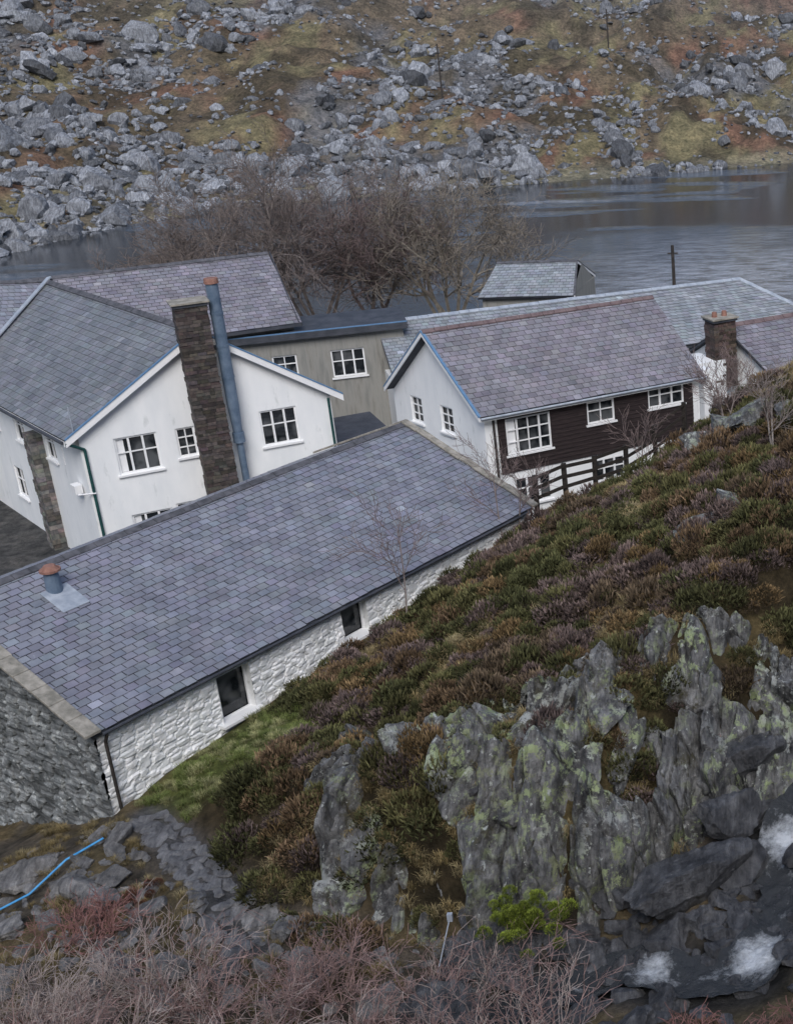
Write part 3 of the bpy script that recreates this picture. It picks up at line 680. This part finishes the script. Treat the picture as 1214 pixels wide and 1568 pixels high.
# --- far right cottage
cot = empty('slate_cottage', (4, 53, 2))
x1 = Vector((2.2, 50.2, 3.5)); x2 = x1+T29*9; y1 = x1+m_*2.9+Z*1.8; y2 = y1+T29*9; z1_ = x1+m_*5.8; z2_ = x2+m_*5.8
roof('slate_roof_front', y1, y2, x1, x2, cot, 'purple'); roof('slate_roof_back', y2, y1, z2_, z1_, cot, 'purple'); ridge('ridge_tiles', y1, y2, cot, 'redridge', pitch=.7)
mb = MB(); q = x1+T29*.2+m_*.2; q.z = 0
wall(mb, q, T29, 8.6, -1, 3.45, n_, []); mb.quad([q-Z, q+m_*5.4-Z, q+m_*5.4+Z*3.45, q+m_*2.7+Z*5.1, q+Z*3.45]); mb.make('walls', M['white'], cot)
brickstack('chimney_stack', (0.05, 51.6), T29, 1.0, .8, 3.0, 5.7, cot, (.09, .07, .065), .11)
mb = MB(); p = Vector((.05, 51.6, 5.88))
for o in (-.25, .2): mb.tube(p+T29*o, p+T29*o+Z*.2, .12, .1, 0, 12)
mb.make('chimney_pots', M['terra'], cot)
mb = MB(); mb.box(Vector((-.9, 50.6, -1)), T29*1.3, m_*1.6, Z*5.2); mb.make('chimney_breast', M['white'], cot)
mb = MB(); p = y1+T29*3.0-m_*1.2-Z*.8; mb.tube(p, p+Z*.7, .16, .16, 0, 14); mb.tube(p+Z*.7, p+Z*.95, .28, .1, 0, 14)
mb.box(p-T29*.45-Z*.25, T29*.9, m_*.9+Z*.5, Z*.05, 1); mb.make('roof_vent', [M['flue'], M['lead']], cot)

# --- small hut by the lake
hut = empty('lakeside_hut', (-10.5, 74, 1))
a, b = Vector((-13.4, 72.4, 2.5)), Vector((-8.0, 72.2, 2.5)); c, d = Vector((-12.6, 75.2, 3.9)), Vector((-8.0, 75.0, 3.9)); e, f = Vector((-12.5, 78, 2.5)), Vector((-7.3, 77.8, 2.5))
roof('slate_roof_front', c, d, a, b, hut, 'lt', .24, .36); roof('slate_roof_back', d, c, f, e, hut, 'lt', .24, .36); ridge('ridge_tiles', c, d, hut, 'ridge')
mb = MB(); mb.box((-13.2, 72.7, -1.5), (5.0, -.2, 0), (.9, 5.1, 0), (0, 0, 3.95)); mb.quad([(-8.15, 72.55, 2.4), (-7.35, 77.5, 2.4), (-7.75, 75, 3.75)]); mb.make('stone_walls', M['greyrender'], hut)
barge('bargeboard', b, d, hut, .14, .04, (1, 0, 0), 'ridge'); barge('bargeboard_back', d, f, hut, .14, .04, (1, 0, 0), 'ridge')

# ------------------------------------------------------------------ fence, poles
def hs(x, y): return float(H(np.array([x]), np.array([y]))[0])
fe = empty('timber_fence', (-4, 41, 3)); mb = MB()
fp = [(-6.1, 39.4), (-5.2, 40.1), (-4.3, 40.8), (-3.3, 41.5), (-2.3, 42.1), (-1.3, 42.6)]
tops = []
for q, (x, y) in enumerate(fp):
    z = max(hs(x, y), hs(x, y-.8)-.1); mb.box((x-.07, y-.06, z-.5), (.14, 0, 0), (.02, .12, 0), (random.uniform(-.03, .03), 0, 1.85)); tops.append(Vector((x, y-.07, z)))
for h_ in (.5, .85, 1.2):
    for a, b in zip(tops, tops[1:]): mb.box(a+Z*h_-Vector((.02, 0, 0)), b-a+Vector((.04, 0, random.uniform(-.05, .05))), Vector((0, -.035, 0)), Z*.12)
mb.make('posts_and_rails', M['wood'], fe)
def pole(x, y, top, r=.11, base=None):
    z = hs(x, y) if base is None else base
    mb = MB(); mb.tube((x, y, z-.3), (x, y, top), r, r*.75, 0, 10); mb.box((x-.3, y-.04, top-.5), (.6, 0, 0), (0, .08, 0), (0, 0, .07))
    mb.make('telegraph_pole', M['pole'])
pole(-2.5, 75, 4.6, .12)
z = hs(-35.2, 180); pole(-35.2, 180, z+7, .12); z = hs(-15, 207); pole(-15, 207, z+6.5, .12)
mb = MB(); mb.box((4.15, 60.0, 0), (.08, 0, 0), (0, .08, 0), (0, 0, 5.6)); mb.box((3.95, 59.9, 4.7), (1.3, 0, 0), (0, .05, 0), (0, 0, .95), 1); mb.make('notice_sign', [M['pole'], M['frame']])

# ------------------------------------------------------------------ rock outcrop
gx = np.arange(-9.6, 3.6, .03); gy = np.arange(19.3, 27.2, .03)
X, Y = np.meshgrid(gx, gy, indexing='ij'); HZ = H(X, Y); DE = pdist(X, Y, EP)
wob = .9*(fbm(X*.5+3, Y*.5)-.5)
q = .97*X-.26*Y+wob; w_ = .26*X+.97*Y+.4*(fbm(X*.9, Y*.9+7)-.5)
f1, f2, idn, pl = worley(q/.95, w_/1.6, True)
g1, g2, idm, pm = worley(q/.36+7, w_/.8+3, True)
h1, h2, idk, pk = worley(q/.14+7, w_/.36+3, True)
crack = np.exp(-((f2-f1)/.05)**2); crack2 = np.exp(-((g2-g1)/.07)**2)
bigm = vn(q/1.9+3.3, w_/3.2+1)
gul = np.exp(-((X+5.9+.35*(Y-22)+.5*(fbm(Y*.8, Y*0+3)-.5))/.3)**2)+np.exp(-((X+2.9-.3*(Y-22)+.5*(fbm(Y*.8, Y*0+9)-.5))/.2)**2)
disp = .6*(bigm-.4)+.7*(idn-.5)+.8*pl+.3*(idm-.5)+.36*pm+.1*(idk-.5)+.1*pk-.34*crack-.16*crack2+.14*(fbm(X*1.6, Y*1.6, 0.0, 4)-.5)+.07*(fbm(q*6, w_*1.4, 0.0, 4)-.5)-.6*gul
top = np.interp(X, [-9, -6, -3, -1.5, 0, 3], [3.0, 3.8, 4.1, 3.2, 2.2, 1.5])
msk = sst(-.6, .1, DE)*(1-sst(-.5, .6, DE-top+(fbm(X*.7+5, Y*.7)-.5)*2.4))*sst(-9.4, -8.3, X+(fbm(X, Y+9)-.5)*2)
patch = sst(.3, .48, fbm(X*.8+30, Y*.8, 0.0, 4))
RZ = HZ-.6+(disp*.88+.9)*msk-.5*(1-msk)+(patch-.8)*.5
Vr = np.stack([X-.15*disp*msk, Y-.5*disp*msk, RZ], -1).reshape(-1, 3)
F = gridfaces(X.shape)
above = (RZ > HZ-.25)[:-1, :-1].ravel()
fast('rock_outcrop', Vr, F[above], M['rock'], None, None, False)
rockup = (RZ-HZ)
def rock_at(x, y):
    a = np.clip(((x+9.6)/.03).astype(int), 0, X.shape[0]-1); b = np.clip(((y-19.3)/.03).astype(int), 0, X.shape[1]-1)
    r = rockup[a, b].copy(); r[(x < -9.6) | (x > 3.5) | (y < 19.3) | (y > 27.1)] = -1; return r
tb, tbf = rocktemplates(8, 5, .06, 10, .8)
def rocks(name, P, S, yaw, tilt, m, tpl=None, f=None):
    scatter(name, tpl or tb, tbf if f is None else f, np.array(P, float), np.array(S, float), rotz(np.array(yaw, float))@rotx(np.array(tilt, float)), m)
P, S, ya, ti = [], [], [], []
for k in range(30):
    x = R.uniform(-8.4, 1.2); y = np.interp(x, [-8, -3.6, -.4, 2.5], [21.8, 20.6, 22.8, 24.2])+R.uniform(-.2, 2.3)
    L = R.uniform(.4, .95); P.append((x, y, hs(x, y)-.02)); S.append((R.uniform(.3, .55), L, R.uniform(.35, .55))); ya.append(-.22+R.normal(0, .25)); ti.append(.65+R.normal(0, .15))
rocks('rock_slabs', P, S, ya, ti, M['rock'])
# stream boulders
P, S, ya, ti = [], [], [], []
for k in range(520):
    x = R.uniform(-6, 4); y = np.interp(x, [-6, -3.6, -.4, 4], [19.0, 19.0, 20.3, 22.6])+R.normal(-.5, 1.5)
    s = R.uniform(.08, .3); 
    if k < 16: s = R.uniform(.45, .65)
    ds = pdist(np.array([x]), np.array([y]), STREAM, False)[0]
    if ds < .25+s*.7 and R.random() < .8: continue
    P.append((x, y, hs(x, y)+s*.15)); S.append((s*R.uniform(1, 1.5), s, s*R.uniform(.6, .9))); ya.append(R.uniform(0, 6)); ti.append(R.normal(0, .4))
P += [(-.9, 20.4, 2.3), (-.2, 21.7, 2.8), (2.3, 21.6, 3.0), (2.2, 20.0, 2.6), (.0, 19.6, 2.0), (.3, 23.2, 3.2), (1.2, 20.9, 2.6), (.75, 18.6, 2.2)]; S += [(1.25, .6, .55), (.7, .5, .5), (.7, .6, .5), (.7, .5, .4), (.45, .35, .3), (.7, .5, .5), (.35, .25, .3), (.3, .22, .22)]; ya += [.6, .9, 2, 0, 1, .4, .3, 1]; ti += [.2, -.2, .1, 0, .2, .3, 0, 0]
rocks('stream_boulders', P, S, ya, ti, M['wetrock'])
P, S, ya, ti = [], [], [], []
for k in range(760):
    x = R.uniform(-17.5, -5.5); y = R.uniform(17.0, 24.5)+.12*abs(x+10)
    pa, pb = np.array([x]), np.array([y])
    if pdist(pa, pb, EP)[0] > -.1 or pdist(pa, pb, NP)[0] < .5 or pdist(pa, pb, PATH, False)[0] < .4: continue
    s = R.uniform(.05, .15)*(2.6 if R.random() < .15 else 1)
    P.append((x, y, hs(x, y)+s*.2)); S.append((s*1.4, s, s*.6)); ya.append(R.uniform(0, 6)); ti.append(R.normal(0, .4))
tb4, tf4 = rocktemplates(8, 4, .07, 9)
rocks('scree_stones', P, S, ya, ti, M['stone'], tb4, tf4)
P, S, ya, ti = [], [], [], []
for a, b in zip(PATH, PATH[1:]):
    for k in range(4):
        f = (k+.5)/4; x = a[0]+(b[0]-a[0])*f; y = a[1]+(b[1]-a[1])*f
        for o in (-.28, 0, .28):
            px, py = x+o*.8+R.normal(0, .04), y+o*.7+R.normal(0, .04); P.append((px, py, hs(px, py)+.0)); S.append((R.uniform(.17, .26), R.uniform(.15, .22), .05)); ya.append(R.uniform(-1.2, -.4)); ti.append(R.normal(0, .05))
rocks('stone_path', P, S, ya, ti, M['pathstone'], tb4, tf4)
P, S, ya, ti = [], [], [], []
for (x, y, s) in [(.2, 37.6, .85), (.9, 37.2, .75), (-.5, 37.4, .6), (1.9, 36.5, .6), (-.6, 30.2, .45), (.1, 30.7, .5), (-1.0, 29.6, .4)]:
    P.append((x, y, hs(x, y)+.22)); S.append((s*1.3, s*.8, s*.5)); ya.append(R.uniform(0, 3)); ti.append(R.normal(0, .2))
rocks('heath_boulders', P, S, ya, ti, M['rock'])
V = []; fo = []; al = []; la = []
pts = [Vector((*p, 0)) for p in STREAM]; fine = []
for a, b in zip(pts, pts[1:]):
    for k in range(20): fine.append(a.lerp(b, k/20))
cum = 0
for k, p in enumerate(fine):
    if k: cum += (p-fine[k-1]).length
    d = (fine[min(k+6, len(fine)-1)]-fine[max(k-6, 0)]).normalized(); s = Vector((-d.y, d.x, 0)); wd_ = .85+.5*float(vn(k*.09, 0.5))
    for j in range(25):
        o = (j/24-.5)*wd_; w3 = p+s*o; V.append((w3.x, w3.y, 0))
        fo.append(.08*math.exp(-abs(o)/.3)); al.append(cum/100); la.append(j/24)
V = np.array(V); V[:, 2] = H(V[:, 0], V[:, 1])+.08+.22*fbm(V[:, 0]*2.5, V[:, 1]*2.5)+.05*fbm(V[:, 0]*9, V[:, 1]*9)
fo = np.array(fo)
for cx, cy, rr_, am in ((.95, 21.7, .6, .3), (.3, 18.5, .5, .3), (-1.6, 18.8, .35, .26)): fo += am*np.exp(-((V[:, 0]-cx)**2+(V[:, 1]-cy)**2)/rr_**2)
fast('stream_water', V, gridfaces((len(fine), 25)), M['stream'], None, np.stack([fo, np.array(al), np.array(la)], 1), True)

# ------------------------------------------------------------------ heather
def clump(nsp, seed):
    r = np.random.default_rng(seed)
    d = r.normal(size=(nsp, 3)); d[:, 2] = np.abs(d[:, 2])*.9; d /= np.linalg.norm(d, axis=1)[:, None]
    lump = .55+.9*fbm(d[:, 0]*2.4+seed, d[:, 1]*2.4, d[:, 2]*2.4, 3)
    rad = lump*r.uniform(.55, 1.0, nsp)**.5
    root = d*rad[:, None]*.9
    g = d*.45+np.array([0, 0, .75])+r.normal(0, .3, (nsp, 3)); g /= np.linalg.norm(g, axis=1)[:, None]
    side = np.cross(g, r.normal(size=(nsp, 3))); side /= np.linalg.norm(side, axis=1)[:, None]
    L = r.uniform(.14, .3, nsp)[:, None]; w = r.uniform(.028, .05, nsp)[:, None]
    v = np.stack([root-side*w, root+side*w, root+g*L], 1).reshape(-1, 3)
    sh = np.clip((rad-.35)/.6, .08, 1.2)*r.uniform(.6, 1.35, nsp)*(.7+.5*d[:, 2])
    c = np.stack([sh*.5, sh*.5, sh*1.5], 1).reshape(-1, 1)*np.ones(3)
    return v, c
N_SP = 660
tmp = [clump(N_SP, s) for s in range(10)]; T = [a for a, _ in tmp]; TC = [b for _, b in tmp]
TF = np.arange(N_SP*3).reshape(-1, 3)
a, b = np.meshgrid(np.arange(-14.5, 5.5, .5), np.arange(20, 46, .5)); x = a.ravel()+R.uniform(-.3, .3, a.size); y = b.ravel()+R.uniform(-.3, .3, a.size); n = len(x)
de = pdist(x, y, EP); dn = pdist(x, y, NP); rk = rock_at(x, y); dp = pdist(x, y, PATH, False)
grass = np.exp(-((x+11.6)**2+(y-27.3)**2)/2.6)+np.exp(-((x+12.8)**2+(y-26.3)**2)/1.2)
straw = fbm(x*.45+11, y*.45)
k = (de > np.where((x < -7.3) & (x > -12.6), -.7, .15)) & (dn > .25) & (rk < .02) & (grass < .5) & (dp > .75) & ((straw < .6) | (R.random(n) < .6))
x, y, de, dn = x[k], y[k], de[k], dn[k]; n = len(x)
sp = fbm(x*.42, y*.42)+R.normal(0, .04, n)
pal = np.array([(.066, .07, .032), (.09, .088, .04), (.13, .09, .056), (.118, .09, .086), (.078, .08, .036), (.15, .105, .055), (.125, .094, .088), (.095, .072, .05), (.072, .074, .034)])
idx = np.clip(((sp-.28)/.44*9).astype(int), 0, 8); mixi = R.random(n) < .2; idx[mixi] = R.integers(0, 9, mixi.sum())
col = pal[idx]*R.uniform(.7, 1.3, (n, 1))*1.28
s = R.uniform(.28, .66, n)*np.clip(.55+dn*.5, .55, 1); 
S = np.stack([s, s*R.uniform(.8, 1.2, n), s*R.uniform(.6, 1.15, n)], 1)
P = np.stack([x, y, H(x, y)-.05], 1)
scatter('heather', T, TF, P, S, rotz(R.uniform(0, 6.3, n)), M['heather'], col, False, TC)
# grass tufts
def tuft(nb, seed, droop=.55):
    r = np.random.default_rng(seed)
    a = r.uniform(0, 6.28, nb); q = r.uniform(0, .55, nb); root = np.stack([np.cos(a)*q, np.sin(a)*q, a*0], 1)
    a2 = a+r.normal(0, .8, nb); lean = r.uniform(.1, droop, nb)
    mid = root+np.stack([np.cos(a2)*lean*.4, np.sin(a2)*lean*.4, r.uniform(.3, .55, nb)], 1)
    tip = mid+np.stack([np.cos(a2)*lean*.7, np.sin(a2)*lean*.7, r.uniform(-.1, .3, nb)], 1)
    side = np.stack([-np.sin(a2), np.cos(a2), a*0], 1)*.018
    v = np.stack([root-side, root+side, mid+side*.8, mid-side*.8, tip], 1).reshape(-1, 3)
    sh = r.uniform(.6, 1.3, nb)
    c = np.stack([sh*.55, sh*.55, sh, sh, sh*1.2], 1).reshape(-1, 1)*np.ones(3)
    b = (np.arange(nb)*5)[:, None]
    f = np.concatenate([b+np.array([[0, 1, 2]]), b+np.array([[0, 2, 3]]), b+np.array([[3, 2, 4]])])
    return v, c, f
tt = [tuft(130, s) for s in range(6)]; GF = tt[0][2]
n = 11000
x = R.uniform(-17, 5, n); y = R.uniform(17.5, 45, n); de = pdist(x, y, EP); dn = pdist(x, y, NP); rk = rock_at(x, y); dp = pdist(x, y, PATH, False)
str_ = fbm(x*.45+11, y*.45)
green = np.exp(-((x+11.6)**2+(y-27.4)**2)/2.6)+np.exp(-((x+12.7)**2+(y-26.4)**2)/1.2)
k = (dn > .1) & (rk < .1) & (dp > .45) & (((de > 0) & (((str_ > .58) & (R.random(n) < .7)) | (R.random(n) < .02) | ((rk > -.45) & (R.random(n) < .45)))) | (green > .3) | ((de <= 0) & (R.random(n) < .32) & (x < -5)))
x, y, green, de = x[k], y[k], green[k], de[k]; n = len(x)
base = np.array([(.30, .235, .12), (.24, .19, .10), (.34, .28, .16)])[R.integers(0, 3, n)]
base = np.where((de <= 0)[:, None], base*.72, base)
gc = np.where((R.random(n) < .6)[:, None], np.array([.16, .195, .065]), np.array([.32, .32, .16]))
col = np.where((green > .3)[:, None], gc, base)*R.uniform(.75, 1.3, (n, 1))
s = np.where(green > .3, R.uniform(.16, .3, n), np.where(de <= 0, R.uniform(.14, .3, n), R.uniform(.25, .42, n)))
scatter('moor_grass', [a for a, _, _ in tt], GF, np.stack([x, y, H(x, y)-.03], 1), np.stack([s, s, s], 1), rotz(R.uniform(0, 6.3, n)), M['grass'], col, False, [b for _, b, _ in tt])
def bush(name, c, r, nn, colr, s0=.16):
    p = R.normal(size=(nn, 3))*np.array(r)*.5+np.array(c)
    ss = R.uniform(.6, 1.2, nn)*s0
    scatter(name, T, TF, p, np.stack([ss]*3, 1), rotz(R.uniform(0, 6, nn)), M['heather'], np.array(colr)*R.uniform(.6, 1.3, (nn, 1)), False, TC)
bush('green_gorse_bush', (-3.9, 19.9, hs(-3.9, 20.4)+.65), (.7, .4, .5), 50, (.22, .28, .05))
bush('rusty_bracken_bush', (-12.6, 22.6, hs(-12.6, 22.6)+.1), (.8, .6, .2), 14, (.2, .1, .07), .12)

# ------------------------------------------------------------------ bare trees
def grow(segs, p, d, L, r, lvl, o):
    n = o['n']; rr = r; w = o['w']*(.35 if lvl == o['lv'] and o.get('straight') else 1)
    for i in range(n):
        d = (d+Vector((random.gauss(0, w), random.gauss(0, w), random.gauss(0, w)+o['up']))).normalized()
        q = p+d*(L/n); r2 = rr*(.86 if lvl else .7)
        segs.append((p, q, rr, r2))
        if lvl > 0 and (i > 0 or lvl < o['lv']):
            for c in range(1 if random.random() < o.get('p1', .8) else 2):
                ax = d.orthogonal().normalized(); ax.rotate(Matrix.Rotation(random.uniform(0, 6.28), 3, d))
                nd = d.copy(); nd.rotate(Matrix.Rotation(random.uniform(*o['a']), 3, ax))
                grow(segs, q, nd, L*random.uniform(.45, .7), r2*.66, lvl-1, o)
        p, rr = q, r2
def segmesh(name, segs, colr, k=4, minr=.004):
    A = np.array([s[0][:] for s in segs]); B = np.array([s[1][:] for s in segs]); ra = np.maximum([s[2] for s in segs], minr); rb = np.maximum([s[3] for s in segs], minr)
    d = B-A; d /= np.maximum(np.linalg.norm(d, axis=1), 1e-6)[:, None]
    up = np.where(np.abs(d[:, 2:3]) > .9, np.array([[1., 0, 0]]), np.array([[0, 0, 1.]]))
    a = np.cross(d, up); a /= np.linalg.norm(a, axis=1)[:, None]; b = np.cross(d, a)
    V = []
    for O, r in ((A, ra), (B, rb)):
        for i in range(k):
            t = 2*math.pi*i/k; V.append(O+(a*math.cos(t)+b*math.sin(t))*np.reshape(r, (-1, 1)))
    V = np.stack(V, 1); n = len(A); base = (np.arange(n)*2*k)[:, None]
    F = np.concatenate([base+np.array([[i, (i+1) % k, k+(i+1) % k, k+i]]) for i in range(k)])
    thin = np.clip(1-np.repeat(ra, 2*k)/.03, 0, 1)[:, None]
    c0, c1 = np.array(colr[0]), np.array(colr[1])
    return fast(name, V.reshape(-1, 3), F, M['bark'], None, c0*(1-thin)+c1*thin)
def bigtree(x, y, h, spread, stems, cols):
    segs = []; z = hs(x, y)-.1
    for k in range(stems):
        a = 6.28*k/stems+random.uniform(-.4, .4); sp_ = spread*random.uniform(.3, 1.35)
        d = Vector((math.cos(a)*sp_, math.sin(a)*sp_, 1)).normalized()
        grow(segs, Vector((x+.2*math.cos(a), y+.2*math.sin(a), z)), d, h*.66, .15, 4, dict(n=4, w=.15, up=.0, p1=.52, a=(.4, 1.0), lv=4))
    segmesh('bare_tree', segs, cols, 3, .0125)
g_ = ((2.4, 2.3, 2.2), (1.5, 1.35, 1.3)); gp = ((2.0, 1.8, 1.75), (1.55, 1.2, 1.22)); gg = ((3.0, 3.0, 2.6), (1.9, 1.8, 1.55))
bigtree(-25.2, 81.5, 10.2, .6, 5, g_); bigtree(-29.5, 82.5, 9.2, .6, 5, g_); bigtree(-33.0, 84, 7.4, .65, 4, g_); bigtree(-21.8, 83, 9.2, .55, 4, gp)
bigtree(-17.2, 82.6, 8.6, .5, 6, gg)
def sapling(x, y, h, cols, stems=1):
    segs = []
    for k in range(stems):
        a = random.uniform(0, 6.28)
        grow(segs, Vector((x, y, hs(x, y)-.05)), Vector((math.cos(a)*.12*stems, math.sin(a)*.12*stems, 1)).normalized(), h*.9, .03, 3, dict(n=5, w=.12, up=.05, a=(.4, .8), lv=3, straight=1))
    segmesh('bare_birch_sapling', segs, cols, 4, .005)
sc = ((3.6, 3.5, 3.4), (2.4, 2.0, 2.0))
sapling(-8.9, 32.6, 2.6, sc); sapling(-6.9, 37.4, 2.3, sc); sapling(-6.5, 38.0, 1.9, sc); sapling(1.4, 34.6, 1.9, ((4.5, 4.5, 4.3), (3, 2.8, 2.7)), 2); sapling(.1, 38.5, 1.8, sc, 3); sapling(-2.6, 40.2, 1.9, sc)
def shrubs(name, spots, cols, lvl=2):
    segs = []
    for (x, y, h) in spots:
        z = hs(x, y)-.05
        for k in range(8):
            a = random.uniform(0, 6.28); d = Vector((math.cos(a)*.7, math.sin(a)*.7, 1)).normalized()
            grow(segs, Vector((x+.1*math.cos(a), y+.1*math.sin(a), z)), d, h*random.uniform(.6, 1), .013, lvl, dict(n=4, w=.2, up=.0, a=(.35, 1.0), lv=lvl))
    segmesh(name, segs, cols, 3, .0045)
sp = [(R.uniform(-13, -3.0), R.uniform(15.4, 19.4), R.uniform(.6, 1.5)) for _ in range(92)]
shrubs('bare_brown_shrubs', sp[:46], ((3.2, 2.6, 2.5), (3.6, 2.7, 2.6)))
shrubs('bare_grey_shrubs', sp[46:], ((4.4, 4.2, 4.1), (4.7, 4.4, 4.2)))
shrubs('bare_red_shrubs', [(R.uniform(-13.6, -11.2), R.uniform(18.5, 22), R.uniform(.5, .9)) for _ in range(8)]+[(R.uniform(-1.5, 1.6), R.uniform(15.3, 16.4), R.uniform(.4, .7)) for _ in range(12)], ((3.4, 2.0, 1.8), (3.4, 2.0, 1.9)))
n = 70; x = R.uniform(-2.6, 2.0, n); y = R.uniform(15.0, 16.6, n); s = R.uniform(.2, .36, n)
scatter('heather_bank', T, TF, np.stack([x, y, H(x, y)], 1), np.stack([s, s, s], 1), rotz(R.uniform(0, 6, n)), M['heather'], np.array([.14, .09, .065])*R.uniform(.6, 1.4, (n, 1)), False, TC)
hp = [(-17.5, 22.0), (-16.6, 22.5), (-15.9, 22.7), (-15.2, 23.2), (-14.6, 23.8), (-13.9, 24.2)]
pipe('blue_hose', [Vector((x, y, max(hs(x, y), hs(x, y-.5))+.22)) for x, y in hp], .025, 'rope')
hp = [(-6.6, 18.4), (-6.2, 18.1), (-5.8, 18.2)]
pipe('blue_hose', [Vector((x, y, hs(x, y)+.3)) for x, y in hp], .03, 'rope')
mb = MB(); p = Vector((-5.5, 20.3, hs(-5.5, 20.9)+.85)); mb.tube(p, p+Vector((-.5, -1.2, -1.9)), .014, .014); mb.box(p-Vector((.05, .05, .08)), (.1, 0, 0), (0, .08, 0), (0, 0, .16)); mb.make('water_gauge_pipe', M['lead'])

# ------------------------------------------------------------------ light, world, camera
wd = bpy.data.worlds.new('World'); scene.world = wd; wd.use_nodes = True; nt = wd.node_tree
sky = nt.nodes.new('ShaderNodeTexSky'); sky.sky_type = 'NISHITA'; sky.sun_disc = False
el, az = math.radians(46), math.radians(172)
sky.sun_elevation = el; sky.sun_rotation = az; sky.air_density = 1.0; sky.dust_density = 2.5; sky.ozone_density = 1.5
bg = nt.nodes['Background']; nt.links.new(sky.outputs[0], bg.inputs[0]); bg.inputs[1].default_value = .15
sl = bpy.data.lights.new('sun', 'SUN'); sl.energy = 2.0; sl.angle = math.radians(30); sl.color = (.97, .98, 1)
so = bpy.data.objects.new('sun', sl); scene.collection.objects.link(so)
dv = Vector((math.sin(az)*math.cos(el), math.cos(az)*math.cos(el), math.sin(el)))
so.rotation_euler = dv.to_track_quat('Z', 'Y').to_euler(); so.location = (0, 0, 60)
cam = bpy.data.cameras.new('camera'); co = bpy.data.objects.new('camera', cam); scene.collection.objects.link(co)
cam.sensor_fit = 'VERTICAL'; cam.sensor_height = 36; cam.lens = 2000/1568*36; cam.shift_x = -503/1568; cam.clip_end = 3000
co.matrix_world = Matrix.Translation((0, 0, 18))@Matrix.Rotation(math.radians(90-21.75), 4, 'X')@Matrix.Rotation(math.radians(-2), 4, 'Z')
scene.camera = co
scene.view_settings.view_transform = 'Standard'; scene.view_settings.look = 'None'; scene.view_settings.exposure = 0
